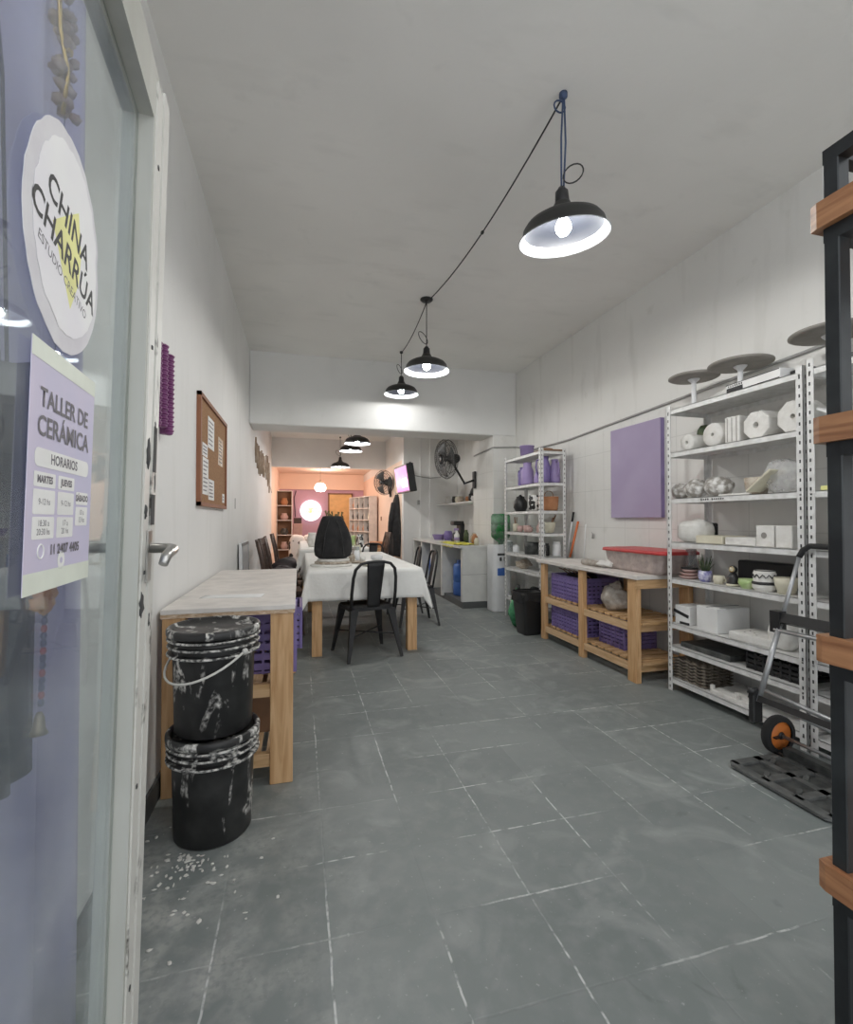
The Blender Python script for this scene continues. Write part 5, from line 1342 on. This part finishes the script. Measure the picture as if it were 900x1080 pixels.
# bag with cloth on a stack of slabs
p = Vector((.31, 4.68, TZ+.006))
for k, (r_, lb) in enumerate(((.20, 'large round pale board at the bottom of the stack under the black bag'), (.17, 'round speckled slab in the middle of the stack under the black bag'), (.155, 'cream slab on top of the stack under the black bag'))):
    b = MB(); b.lathe([(0, 0), (r_*.95, 0), (r_, .006), (r_, .018), (r_*.95, .024), (0, .024)], 32, sy=.8)
    simple(b, 'round_slab', M['plaster'] if k != 1 else M['food'], lb, 'slab', p+Vector((.01*k-.01, .0, .0245*k)), group='slabs stacked under the black bag')
T = thing('drawstring_bag', 'black cloth drawstring bag standing on round slabs on the table', 'bag', p+Vector((0, 0, .075)))
b = MB()
def bag(u, v):
    a = 2*PI*u; prof = [(0, .0), (.13, .0), (.172, .03), (.183, .08), (.180, .14), (.168, .21), (.146, .28), (.122, .34), (.105, .38), (.088, .405), (.06, .41), (.0, .39)]
    f = v*(len(prof)-1); i = min(int(f), len(prof)-2); t = f-i
    t2 = t
    r_ = prof[i][0]*(1-t2)+prof[i+1][0]*t2; z = prof[i][1]*(1-t2)+prof[i+1][1]*t2
    fold = 1+(.008+.05*max(0, v-.7))*math.sin(a*9+3*v)+.02*math.sin(a*3+1.0+4*v)
    return Vector((r_*fold*math.cos(a)+.006*math.sin(z*9), r_*.72*fold*math.sin(a), z))
b.surf(bag, 72, 50); b.build('body', M['fabric_black'], T)
b = MB()
for s_ in (-1, 1):
    b.tube([(s_*.03, -.065, .375), (s_*.05, -.10, .33), (s_*.075, -.125, .24), (s_*.09, -.135, .12), (s_*.10, -.125, .03)], .004, 6)
b.tube([(.085*math.cos(a), .06*math.sin(a), .372) for a in [i*PI/10 for i in range(20)]], .005, 6, closed=True)
b.build('drawstring', M['black_plastic'], T)

# small things on the near table
def tab(px, py): return at(px, py, Z=TZ+.01)
rnd = random.Random(23)
def plate(label, loc, r, m, gr=None, name='plate'):
    b = MB(); b.lathe([(0, 0), (r*.6, 0), (r, .014), (r*.97, .018), (r*.58, .006), (0, .006)], 26); return simple(b, name, m, label, 'plate', loc, group=gr)
ZT = TZ+.0075
plate('pale plate near the middle edge of the near table in front of the chair back', (.70, 4.60, ZT), .11, M['cream'])
plate('pale plate right of the slab stack on the near table', (.58, 4.92, ZT), .09, M['food'])
for k, (x, y, r_, h_, m_, lb) in enumerate(((.53, 5.00, .035, .085, 'food', 'brown tool pot right of the black bag'), (.62, 5.35, .04, .10, 'white_plastic', 'white cup behind the brown tool pot'), (.50, 5.60, .05, .07, 'cream', 'cream bowl farther down the near table'),
        (.66, 5.75, .045, .12, 'glass_jar', 'clear glass jar on the near table'), (.72, 6.15, .05, .12, 'cream', 'cream pot near the far end of the near table'), (.55, 6.30, .05, .13, 'green_glaze', 'greenish vessel at the far end of the near table'),
        (.42, 6.10, .06, .09, 'plaster', 'white bowl behind the black bag'), (.84, 5.30, .07, .05, 'white_plastic', 'low white bowl on the right part of the near table'), (.64, 4.98, .03, .06, 'plaster', 'small white cup by the slab stack'))):
    T = thing('pot' if k not in (1, 3) else ('cup' if k == 1 else 'glass_jar'), lb, 'pot' if k != 3 else 'jar', (x, y, ZT))
    b = MB(); b.lathe([(0, 0), (r_*.8, 0), (r_, h_*.4), (r_*.92, h_), (r_*.82, h_), (r_*.85, h_*.4), (0, h_*.15)], 20); b.build('body', M[m_], T)
    if k in (0, 4):
        b = MB()
        for j in range(6): b.tube([(0, 0, h_*.3), (.035*math.cos(j), .035*math.sin(j), h_*1.9)], .003, 5)
        b.build('tools', M['card'], T)
# things on the far table
for k, (px, X_, Y_, kind) in enumerate(((0, .20, 8.0, 0), (0, .42, 7.9, 1), (0, .55, 8.3, 0), (0, .75, 7.8, 1), (0, .90, 8.2, 0), (0, .3, 8.8, 1), (0, .62, 9.1, 0), (0, .86, 9.0, 1), (0, .95, 7.7, 0))):
    T = thing('pottery_piece', ['pale bulbous pot at the near left corner of the far table', 'low cream dish left on the far table', 'rounded pot in the middle of the far table', 'cream dish near the right front of the far table', 'pale pot right on the far table', 'cream dish far left on the far table', 'pot standing deep on the far table', 'cream dish deep right on the far table', 'pale pot at the near right corner of the far table'][k], 'pot', (X_, Y_, ZT), group='pottery on the far table')
    b = MB(); r_ = rnd.uniform(.05, .09); h_ = rnd.uniform(.12, .24) if kind == 0 else rnd.uniform(.05, .08)
    b.lathe([(0, 0), (r_*.6, 0), (r_, h_*.4), (r_*.7, h_*.85), (r_*.75, h_), (r_*.65, h_), (0, h_*.3)], 18); b.build('body', M[['plaster', 'cream', 'food', 'spot', 'green_glaze'][k % 5]], T)

# ================================================================ metal chairs (hoop back, single splat)
def make_metal_chair(label, loc, rz):
    """faces +y"""
    T = thing('metal_chair', label, 'chair', loc, rz, group='black metal chairs at the near table')
    SZ = .455
    b = MB()
    pts = rrect(-.18, .18, -.175, .185, .05); b.prism(pts, SZ-.006, SZ); b.prism(rrect(-.185, .185, -.18, .19, .055), SZ-.032, SZ-.006)
    b.build('seat', M['black'], T)
    for (sx, sy) in ((-1, 1), (1, 1), (-1, -1), (1, -1)):
        b = MB(); p0 = Vector((sx*.15, sy*.15, SZ-.02)); p1 = Vector((sx*.215, sy*.225-.01*(sy < 0), 0.004)); d = (p1-p0)
        rings = []
        for t, w_ in ((0, .036), (.5, .022), (1, .013)):
            q = p0+d*t; rings.append([b.bm.verts.new(q+Vector((x*w_, y*w_, 0))) for x, y in ((-sx*.9, -sy*.2), (sx*.5, -sy*.9) if False else (sx*.7, -sy*.9), (sx*.8, sy*.8), (-sx*.9, sy*.7))])
        b.skin(rings, 0, smooth=False); b.build('leg', M['black'], T)
    b = MB()
    hoop = [(-.175, -.165, SZ-.02), (-.178, -.190, SZ+.12), (-.172, -.215, SZ+.26), (-.158, -.228, SZ+.335), (-.12, -.236, SZ+.380), (-.06, -.240, SZ+.397), (0, -.241, SZ+.40),
            (.06, -.240, SZ+.397), (.12, -.236, SZ+.380), (.158, -.228, SZ+.335), (.172, -.215, SZ+.26), (.178, -.190, SZ+.12), (.175, -.165, SZ-.02)]
    b.tube(hoop, .0125, 10); b.build('back_frame', M['black'], T)
    b = MB(); n = 12
    def sp(u, v):
        z = SZ-.01+.405*v; w_ = .050+.022*v; return Vector(((2*u-1)*w_, -.172-.072*v+.010*(1-(2*u-1)**2)*0-.006*math.cos((2*u-1)*PI/2), z))
    b.surf(sp, 6, 10); o = b.build('back_splat', M['black'], T); o.modifiers.new('t', 'SOLIDIFY').thickness = .005
    b = MB(); z = .20; b.tube([(-.19, -.195, z), (.19, .195, z)], .006, 6); b.tube([(.19, -.195, z), (-.19, .195, z)], .006, 6); b.build('cross_brace', M['black'], T)
    return T
c0 = make_metal_chair('black metal chair with hoop back pulled up to the near end of the white-clothed table', (.592, 4.335, 0), R(13))
dup(c0, (1.32, 5.45, 0), R(90), 'black metal chair at the right side of the table, nearer of the two')
dup(c0, (1.33, 6.22, 0), R(86), 'black metal chair at the right side of the table, farther of the two')
dup(c0, (.98, 7.04, 0), R(150), 'black metal chair in the gap between the two tables, right side')

c0.scale = (1.15, 1.0, 1.0)
# wooden chairs on the left side
def make_wood_chair(label, loc, rz, coat=False):
    T = thing('wooden_chair', label, 'chair', loc, rz, group='dark wooden chairs along the left side of the table')
    b = MB(); b.box((0, 0, .45), (.40, .40, .035), bevel=.01, seg=2); b.build('seat', M['dark_wood'], T)
    for sx in (-1, 1):
        b = MB(); b.bar((sx*.17, .17, .44), (sx*.18, .19, 0), .034, .034); b.build('leg', M['dark_wood'], T)
        b = MB(); b.tube([(sx*.18, -.22, 0), (sx*.175, -.17, .45), (sx*.175, -.21, .75), (sx*.17, -.27, 1.0)], [.018, .021, .019, .016], 8); b.build('back_post', M['dark_wood'], T)
    b = MB(); b.bar((-.175, -.263, .965), (.175, -.263, .965), .02, .07, up=(0, 0, 1)); b.build('back_rail', M['dark_wood'], T); b = MB(); b.bar((-.175, -.20, .60), (.175, -.20, .60), .018, .04); b.build('back_rail', M['dark_wood'], T)
    b = MB()
    for k in range(4): b.bar((-.105+.07*k, -.20, .60), (-.105+.07*k, -.262, .95), .022, .012)
    b.build('back_slats', M['dark_wood'], T)
    b = MB()
    for sx in (-1, 1): b.bar((sx*.178, -.20, .22), (sx*.175, .18, .22), .02, .02)
    b.bar((-.175, .18, .28), (.175, .18, .28), .02, .02); b.build('stretcher', M['dark_wood'], T)
    return T
w0 = make_wood_chair('dark wooden chair beside the table, nearest to the left workbench', (-.17, 5.35, 0), R(-84))
dup(w0, (-.17, 5.95, 0), R(-95), 'dark wooden chair second from the left workbench along the table')
dup(w0, (-.17, 6.55, 0), R(-88), 'dark wooden chair third from the left workbench along the table')
dup(w0, (-.15, 7.8, 0), R(-92), 'dark wooden chair at the left front corner of the far table')
dup(w0, (1.26, 8.3, 0), R(95), 'dark wooden chair on the right side of the far table')
def jacket(label, loc, s=(.16, .26, .22), seed=0, g='dark jackets on the left chairs'):
    b = MB(); b.blob((0, 0, s[2]), s, jag=.13, seg=22, seed=seed, power=.8); b.blob((.02, .05, s[2]*1.5), (s[0]*.7, s[1]*.6, s[2]*.5), jag=.2, seg=14, seed=seed+1)
    return simple(b, 'dark_jacket', M['jacket'], label, 'jacket', loc, group=g)
jacket('dark rumpled jacket heaped on the seat of the nearest wooden chair', (-.17, 5.35, .469), (.14, .16, .12), 3)
jacket('dark bag-like jacket heaped on the seat of the second wooden chair', (-.17, 5.95, .469), (.14, .16, .14), 9)

# ================================================================ kitchen corner
KC = thing('kitchen_counter', 'white tiled kitchen counter with open compartments below', 'counter', (0, 0, 0))
KX0, KX1, KY0, KY1, KZ = 2.13, 3.04, 6.16, 8.955, .86
b = MB(); b.ab((KX0-.01, KY0-.01, KZ-.035), (2.615, KY1, KZ)); b.ab((2.615, 6.97, KZ-.035), (KX1, KY1, KZ)); b.build('worktop', M['counter'], KC)
b = MB(); b.ab((KX0+.03, KY0, .09), (2.612, KY0+.07, KZ-.036)); b.ab((KX0+.029, KY0-.002, .46), (2.60, KY0, .465), mi=1); b.build('end_panel', [M['counter'], M['grey_line']], KC)
for yy in (7.02, 7.62, 8.28, 8.88):
    b = MB(); b.ab((KX0, yy, 0.05), (2.60, yy+.07, KZ-.036)); b.build('divider', M['counter'], KC)
b = MB(); b.ab((2.58, KY0+.07, .09), (2.61, KY1, KZ-.036)); b.build('back_panel', M['wall'], KC)
b = MB(); b.ab((KX0+.035, KY0+.004, 0), (2.61, KY1, .09)); b.build('plinth', M['base_dark'], KC)
# stuff under counter
def jug5(label, loc, r=.14, h=.42, m='blue_plastic'):
    T = thing('blue_drum', label, 'drum', loc, 0, 'blue drums in the counter compartments')
    b = MB(); b.lathe([(0, 0), (r*.95, 0), (r, .02), (r, h*.35), (r*.96, h*.37), (r*.96, h*.4), (r, h*.42), (r, h*.82), (r*.85, h*.9), (0, h*.9)], 26); b.build('body', M[m], T)
    b = MB(); b.lathe([(r*.6, h*.9), (r*.6, h), (0, h)], 20); b.build('lid', M[m], T)
    return T
jug5('blue plastic drum in the middle compartment of the kitchen counter', (2.36, 8.03, .0915), .16, .58)
jug5('blue plastic drum in the near compartment of the kitchen counter', (2.36, 6.76, .0915), .13, .52)
b = MB(); b.box((0, 0, .2), (.2, .22, .4), bevel=.01); simple(b, 'black_crate', M['black_plastic'], 'black box beside the drum in the middle compartment', 'box', (2.42, 7.80, .0915)) if False else None
KT = KZ+.0015
def kat(px, X): return yat(px, X, 560)
b = MB(); b.lathe([(0, 0), (.08, 0), (.12, .09), (.125, .095), (.115, .095), (.08, .01), (0, .01)], 26); simple(b, 'lilac_basin', M['lilac_plastic'], 'lilac plastic basin at the far end of the kitchen counter', 'basin', (2.40, kat(463, 2.40), KT))
b = MB(); b.lathe([(0, 0), (.07, 0), (.08, .11), (.06, .16), (0, .16)], 22); b.tube([(0, .07, .13), (0, .12, .11), (0, .11, .05), (0, .07, .04)], .01, 8); simple(b, 'purple_kettle', M['purple_plastic'], 'dark purple kettle beside the lilac basin', 'kettle', (2.52, kat(473, 2.52), KT))
b = MB(); b.box((0, 0, .02), (.18, .2, .04), bevel=.01); b.box((.05, 0, .17), (.08, .2, .26), bevel=.012); b.box((-.01, 0, .30), (.18, .2, .07), bevel=.015); b.lathe([(0, .045), (.055, .045), (.06, .10), (.045, .15), (0, .15)], 18, c=(-.03, 0, 0)); simple(b, 'coffee_maker', M['black_plastic'], 'black coffee maker on the kitchen counter', 'coffee maker', (2.62-.10, kat(483, 2.52), KT))
T = thing('spray_bottle', 'white spray bottle with a lilac band in front of the coffee maker', 'bottle', (2.32, kat(482, 2.32), KT))
b = MB(); b.lathe([(0, 0), (.04, 0), (.042, .12), (.018, .17), (.016, .19), (0, .19)], 18); b.build('body', M['white_plastic'], T)
b = MB(); b.box((-.01, 0, .21), (.07, .025, .03), bevel=.004); b.tube([(-.03, 0, .2), (-.045, 0, .17)], .005, 6); b.build('trigger', M['lilac_plastic'], T)
b = MB(); b.lathe([(.0425, .04), (.0435, .04), (.0435, .09), (.0425, .09)], 18); b.build('band', M['lilac_plastic'], T)
b = MB(); b.surf(lambda u, v: Vector((-.16+.32*u, -.45+.9*v, .008+.006*math.sin(u*13+v*9)+.005*math.sin(v*21))), 24, 40); b.surf(lambda u, v: Vector((-.165-.02*v, -.3+.5*u, .01-.05*v+.008*math.sin(u*20))), 20, 4)
o = simple(b, 'yellow_cloth', M['yellow_cloth'], 'yellow green cloth spread along the near part of the kitchen counter', 'cloth', (2.30, 6.75, KT)); o.modifiers.new('t', 'SOLIDIFY').thickness = .003
for k, (x, y, r_, h_, m_, lb) in enumerate(((2.50, 6.62, .05, .16, 'food', 'brown jar at the near end of the kitchen counter'), (2.44, 6.42, .045, .13, 'terracotta', 'orange-brown pot at the near end of the kitchen counter'), (2.50, 6.95, .04, .2, 'leaf', 'dark green bottle on the kitchen counter'), (2.42, 6.30, .035, .10, 'cream', 'small cream cup at the near end of the kitchen counter'))):
    b = MB(); b.lathe([(0, 0), (r_, 0), (r_, h_*.7), (r_*.6, h_*.85), (r_*.55, h_), (0, h_)], 18); simple(b, ['jar', 'pot', 'bottle', 'cup'][k], M[m_], lb, ['jar', 'pot', 'bottle', 'cup'][k], (x, y, KT+.02 if k in (1,) else KT), group=None)
# wall shelf
YS = 7.9
zs = at(485, 531, X=2.85).z
b = MB(); b.ab((2.62, 7.05, zs-.025), (3.05, 8.99, zs)); tag(b.build('wall_shelf', M['beam']), 'white shelf in the corner of the kitchen recess', 'shelf')
rnd = random.Random(77)
for k in range(7):
    y = 7.25+.24*k; r_ = rnd.uniform(.05, .075); h_ = rnd.uniform(.06, .15)
    b = MB(); b.lathe([(0, 0), (r_*.7, 0), (r_, h_*.5), (r_*.8, h_), (r_*.7, h_), (0, h_*.3)], 16)
    simple(b, 'shelf_pot', M[['plaster', 'black_plastic', 'terracotta', 'food', 'cream', 'toe', 'plaster'][k]], ['white pot nearest on the kitchen wall shelf', 'black pot second nearest on the kitchen wall shelf', 'terracotta pot on the kitchen wall shelf', 'brown speckled pot in the middle of the kitchen wall shelf', 'cream pot on the far half of the kitchen wall shelf', 'dark grey pot second farthest on the kitchen wall shelf', 'white pot farthest on the kitchen wall shelf'][k], 'pot', (2.76+.03*(k % 3), y, zs+.001), group='pots on the kitchen wall shelf')
T = thing('desk_fan_grille', 'dark round sieve leaning over the pots on the kitchen wall shelf', 'sieve', (2.95, 7.75, zs+.17)); T.name = 'round_sieve'
b = MB(); b.lathe([(.0, -.01), (.14, -.01), (.15, 0), (.14, .012), (0, .0)], 26, rot=(0, R(-75), R(15))); b.build('body', M['toe'], T)
b = MB(); b.ab((2.60, 8.99-.002, 1.30), (2.95, 8.998, 1.42)); simple(b, 'wall_writing_panel', M['paper'], 'faint pale panel on the end wall of the kitchen recess', 'panel', (0, 0, 0)) if False else None
b = MB(); b.box((0, 0, 0), (.05, .02, .09), bevel=.004); simple(b, 'light_switch', M['grey_line'], 'small grey switch on the column left of the kitchen recess', 'switch', at(441.5, 530, Y=8.985)+Vector((0, -.012, 0)))

# fans
def make_fan(label, head, normal, r, mount, ring=False):
    n_ = Vector(normal).normalized(); hd = Vector(head)
    T = thing('wall_fan', label, 'fan', hd, 0, None)
    rot = n_.to_track_quat('Z', 'Y').to_euler()
    e = rot
    b = MB()
    for z, rr in ((-.06, .70), (-.045, .92), (0, 1.0), (.045, .92), (.058, .78), (.07, .6), (.078, .42), (.084, .26)):
        b.tube([(r*rr*math.cos(a), r*rr*math.sin(a), z) for a in [i*PI/20 for i in range(40)]], .0035, 5, closed=True)
    nsp = 64
    for i in range(nsp):
        a = 2*PI*i/nsp; pr = [(.12, .085), (.6, .072), (.92, .045), (1.0, 0), (.92, -.045), (.7, -.06), (.2, -.065)]
        b.tube([(r*q*math.cos(a), r*q*math.sin(a), z) for q, z in pr], .0018, 4)
    b.lathe([(0, .09), (r*.14, .088), (r*.14, .08), (0, .08)], 20)
    b.build('grille', M['black'], T, rot=e)
    for k in range(3):
        b = MB(); a0 = k*2*PI/3
        def bl(u, v, a0=a0): 
            a = a0+(u-.5)*1.25*(.6+.4*v); q = r*(.12+.76*v); return Vector((q*math.cos(a), q*math.sin(a), .022*(u-.5)*2*(1-.4*v)))
        b.surf(bl, 10, 8); o = b.build('blade', M['toe'], T, rot=e); o.modifiers.new('t', 'SOLIDIFY').thickness = .003
    b = MB(); b.lathe([(0, .03), (r*.12, .03), (r*.14, -.03), (.06, -.06), (.075, -.09), (.07, -.19), (.05, -.22), (0, -.23)], 24); b.build('motor', M['black_plastic'], T, rot=e)
    b = MB(); mb_ = -n_*.15; mt = Vector(mount)-hd
    mid = Vector((mb_.x*.5+mt.x*.5, mb_.y*.5+mt.y*.5, min(mb_.z, mt.z)-.04))
    b.tube([mb_, mb_+Vector((0, 0, -.12)), mid+Vector((0, 0, -.02)), mt], .018, 10); b.build('arm', M['black_plastic'], T)
    b = MB(); b.box(mt, (.03, .10, .26), bevel=.006); b.build('wall_bracket', M['black_plastic'], T)
    return T
make_fan('big black wall fan mounted on the left face of the white pier', (2.12, 6.78, 2.13), (-.97, -.20, -.10), .30, (2.60, 6.86, 1.83))
make_fan('small black wall fan on the peach lit wall beside the lit screen', at(405, 509, Y=10.1), (-.75, -.6, -.1), .27, (1.93, 10.3, 1.85))

# screen
T = thing('wall_screen', 'thick television with a lit purple picture on a wall arm beside the coat', 'television', (1.86, 8.45, 1.96), rot=(0, R(-9), R(3)))
b = MB(); b.box((0, 0, 0), (.13, .86, .50), bevel=.01); b.build('casing', M['black_plastic'], T)
b = MB(); b.box((-.067, 0, 0), (.003, .80, .44)); b.build('screen', M['screen'], T)
b = MB(); b.box((-.069, -.16, -.07), (.002, .34, .16)); b.build('picture', M['screen_white'], T)
b = MB(); b.bar((.05, .2, .2), (.3, .5, .33), .02, .03); b.bar((.05, .2, 0), (.26, .55, .0), .02, .03); b.build('arm', M['black_plastic'], T)
b = MB(); pc = at(427, 489, X=2.05)
b.tube([(2.05, 8.96, 2.10), (2.25, 8.94, 2.06), (2.45, 8.95, 2.03), (2.7, 8.98, 2.06)], .008, 6); tag(b.build('power_cable', M['grey_line']), 'grey cable sagging along the column from the television to the recess', 'cable')

# coat
T = thing('hanging_coat', 'long black coat hanging on the peach lit side wall', 'coat', (1.95, 9.55, 0))
b = MB()
def coat(u, v):
    a = PI*u; z = 1.72-1.25*v; w_ = .10+.26*min(1, v*2.2)-.06*v+.02*math.sin(v*11); d_ = .05+.13*math.sin(min(1, v*1.8)*PI/2)
    return Vector((-d_*math.sin(a)*(1+.10*math.sin(a*7+v*4))-.005, -w_*math.cos(a), z+.02*math.sin(a*3)))
b.surf(coat, 40, 24); o = b.build('body', M['fabric_black'], T); o.modifiers.new('t', 'SOLIDIFY').thickness = .008
b = MB(); b.tube([(-.10, -.10, 1.55), (-.16, -.17, 1.25), (-.17, -.16, .95)], [.06, .065, .05], 10); b.build('sleeve', M['fabric_black'], T)
b = MB(); b.tube([(0, 0, 1.76), (-.05, 0, 1.76), (-.06, 0, 1.79)], .008, 6); b.build('hook', M['steel'], T)
b = MB(); b.blob((0, 0, .15), (.14, .18, .16), jag=.15, seg=18, seed=51); simple(b, 'dark_sack', M['jacket'], 'dark bag on the floor under the hanging coat', 'bag', (1.78, 9.95, .0)) 

# ---------------- dispenser + jug
T = thing('water_dispenser', 'white floor water dispenser with a blue tap panel beside the pier', 'water dispenser', (2.60, 5.93, 0))
b = MB(); b.prism(rrect(-.135, .135, -.14, .14, .07), 0.01, .86); b.prism(rrect(-.125, .125, -.13, .13, .06), .86, .885); b.prism(rrect(-.12, .12, -.125, .125, .05), 0, .01); b.build('body', M['white_plastic'], T)
b = MB(); b.prism(rrect(-.02, .09, -.145, -.12, .005), .56, .585, mi=0)
b.box((-.02, -.138, .53), (.12, .02, .10), bevel=.008); b.build('blue_panel', M['blue_plastic'], T)
b = MB(); b.box((-.04, -.145, .70), (.025, .03, .05), bevel=.004); b.box((.02, -.145, .70), (.025, .03, .05), bevel=.004); b.box((-.01, -.139, .76), (.14, .006, .03)); b.build('tap', M['toe'], T)
T = thing('water_jug', 'large translucent green water jug upturned on the dispenser', 'water jug', (2.625, 5.93, .886))
b = MB(); b.lathe([(0, .0), (.03, 0), (.035, .03), (.09, .07), (.125, .10), (.128, .16), (.122, .17), (.128, .18), (.128, .25), (.122, .26), (.128, .27), (.128, .38), (.11, .41), (0, .415)], 30); b.build('body', M['green_jug'], T)
b = MB(); b.lathe([(0, .06), (.08, .075), (.115, .10), (.115, .30), (0, .30)], 24); b.build('water', mat('green tinted water', (.05, .30, .12), .2, col2=(.08, .36, .16), scale=5), T)

# ================================================================ back room
def cube_shelf(label, loc, rz, nx, nz, cell, depth, contents):
    T = thing('cube_shelf', label, 'shelving', loc, rz, None)
    b = MB(); W_ = nx*cell; H_ = nz*cell; t = .02
    for i in range(nx+1): b.ab((i*cell-t/2, 0, 0), (i*cell+t/2, depth, H_))
    for j in range(nz+1): b.ab((0, .001, j*cell-t/2 if j else 0), (W_, depth-.001, j*cell+t/2))
    b.build('frame', M['peach'] if False else M['bench_top'], T)
    b = MB(); b.ab((0, depth, 0), (W_, depth+.008, H_)); b.build('back_panel', M['card'], T)
    rnd = random.Random(contents); mw = Matrix.Translation(loc) @ Matrix.Rotation(rz, 4, 'Z')
    return T, mw
def fill(mw, nx, nz, cell, seed, where, rows):
    rnd = random.Random(seed); order = ['bottom', 'second', 'third', 'fourth', 'fifth', 'sixth', 'seventh']
    for i in range(nx):
        for j in rows:
            k = rnd.randint(0, 3); r_ = rnd.uniform(.06, .085)*cell/.3; h_ = rnd.uniform(.13, .21)*cell/.3
            b = MB(); b.lathe([(0, 0), (r_*.7, 0), (r_, h_*.45), (r_*.6, h_*.85), (r_*.65, h_), (0, h_)], 12)
            p = mw @ Vector(((i+.5)*cell, .10, j*cell+.0115))
            tag(b.build('small_pot', M[['terracotta', 'toe', 'cream', 'pink_pot'][k]], loc=p), 'small pot in a cell of the '+where, 'pot', 'pots in the '+where)
T, mw = cube_shelf('cube shelf along the right wall of the back room', (1.32, 13.1, 0), math.atan2(-1.15, .38), 4, 6, .302, .22, 1)
T['label'] = 'wide pale cube shelf full of small pots on the right of the back room'
fill(mw, 4, 6, .302, 5, 'right cube shelf of the back room', (2, 3, 4, 5))
T, mw = cube_shelf('left', (-.60, 13.4, 0), 0, 1, 5, .40, .30, 2)
T['label'] = 'narrow pale cube shelf standing by the left wall of the back room'
fill(mw, 1, 5, .40, 9, 'left cube shelf of the back room', (1, 2, 3, 4))
# lit round sign
p = at(328, 538.5, Y=14.9)
T = thing('round_sign', 'lit round white studio sign on the lilac back wall', 'sign', (p.x, 14.9, p.z))
b = MB(); b.lathe([(0, 0), (.30, 0), (.32, .02), (.32, .09), (0, .09)], 40, rot=(-PI/2, 0, 0)); b.build('light_box', M['sign_lit'], T)
b = MB(); b.prism([(.085*math.cos(a)*(1 if i % 2 else .6), .10*math.sin(a)*(1 if i % 2 else .6)) for i, a in enumerate([k*2*PI/7 for k in range(7)])], .0, .004, m=Matrix(((1, 0, 0, 0), (0, 0, -1, -.0), (0, 1, 0, 0), (0, 0, 0, 1)))); b.build('yellow_mark', M['sign_yellow'], T)
text_part('CHINA', .12, M['ink_soft'], T, (0, -.006, .055), (PI/2, 0, 0), bold=.001)
text_part('CHARRÚA', .12, M['ink_soft'], T, (0, -.006, -.045), (PI/2, 0, 0), bold=.001)
# globe
p = at(338, 514, Y=11.9)
T = thing('globe_lamp', 'white lit globe lamp hanging in the back room', 'lamp', (p.x, p.y, p.z))
b = MB(); b.lathe([(0, -.10), (.09, -.10), (.135, -.05), (.14, .0), (.12, .06), (.07, .10), (0, .11)], 26); b.build('globe', M['globe'], T)
b = MB(); b.lathe([(0, .10), (.05, .10), (.04, .15), (.012, .17), (0, .17)], 16); b.tube([(0, 0, .16), (0, 0, 2.62-p.z)], .006, 6); b.build('hanger', M['bench_edge'], T)
lamp_light('back_light', (p.x, p.y, p.z-.16), 26, (1.0, .76, .62), .12)
lamp_light('back_light', (.7, 13.6, 2.3), 20, (1.0, .74, .62), .12)
# plant + dark stuff in the back
T = thing('potted_plant', 'tall dark leafy plant in front of the yellow lit opening', 'plant', (1.02, 14.2, 0))
b = MB(); b.lathe([(0, 0), (.13, 0), (.17, .28), (.15, .28), (0, .25)], 20); b.build('pot', M['terracotta'], T)
b = MB(); rnd = random.Random(2)
for i in range(60):
    a = rnd.uniform(0, 2*PI); h_ = rnd.uniform(.5, 1.5); s_ = rnd.uniform(.08, .30)
    p0 = Vector((.03*math.cos(a), .03*math.sin(a), .25)); p1 = Vector((s_*math.cos(a), s_*math.sin(a), h_))
    b.tube([p0, p0.lerp(p1, .6)+Vector((0, 0, .08)), p1, p1+Vector((.06*math.cos(a), .06*math.sin(a), -.05))], [.004, .005, .028, .001], 5)
b.build('leaves', M['leaf'], T)
for k, (x, y) in enumerate(((-.05, 11.6), (.25, 11.9))):
    b = MB(); b.blob((0, 0, .43), (.19, .16, .43), jag=.03, seg=20, seed=60+k, power=.5); simple(b, 'covered_stool', M['cow'], ['white and black patched covered stool at the left of the back room entrance', 'second white and black patched covered stool at the back room entrance'][k], 'stool', (x, y, 0), group='white covered stools')
T = thing('dark_stand', 'dark stand with a small lamp against the lilac wall left of the round sign', 'stand', (-.05, 14.3, 0))
b = MB(); b.box((0, 0, .55), (.26, .26, 1.1), bevel=.01); b.build('cabinet', M['pink_pot'], T)
b = MB(); b.box((0, 0, 1.19), (.22, .2, .16), bevel=.01); b.build('top_box', M['dark_wood'], T)
b = MB(); b.tube([(0, 0, 0), (0, 0, 1.1)], .012, 6)
b = MB(); b.tube([Vector((-.1, 14.97, 2.1)), Vector((-.16, 14.97, 1.9)), Vector((-.12, 14.97, 1.3))], .012, 6); tag(b.build('wall_cable', M['cable']), 'dark cable running down the lilac back wall at the left', 'cable')
T = thing('wood_crate', 'wooden crate on a low stand by the peach lit wall near the coat', 'crate', (1.70, 10.6, 0))
b = MB(); b.box((0, 0, .30), (.34, .5, .60), bevel=.01); b.build('stand', M['pine_x'], T)
b = MB(); b.box((0, 0, .66), (.3, .44, .12), bevel=.01); b.build('tray', M['terracotta'], T)
b = MB(); b.box((0, 0, 0), (.015, .07, .10), bevel=.003); simple(b, 'wall_socket', M['card'], 'small brown socket plate on the peach lit side wall', 'socket', (1.942, yat(402.5, 1.95), at(402, 547, X=1.95).z))
# ================================================================ daylight from the open doorway behind the camera
w = bpy.data.worlds.new('world'); scene.world = w; w.use_nodes = True
w.node_tree.nodes['Background'].inputs[0].default_value = (0.94, 0.97, 1.0, 1)
w.node_tree.nodes['Background'].inputs[1].default_value = 1.35
scene.view_settings.view_transform = 'Standard'
scene.view_settings.look = 'None'
scene.view_settings.exposure = 0.42
scene.cycles.max_bounces = 12
scene.cycles.diffuse_bounces = 7
scene.cycles.transparent_max_bounces = 12
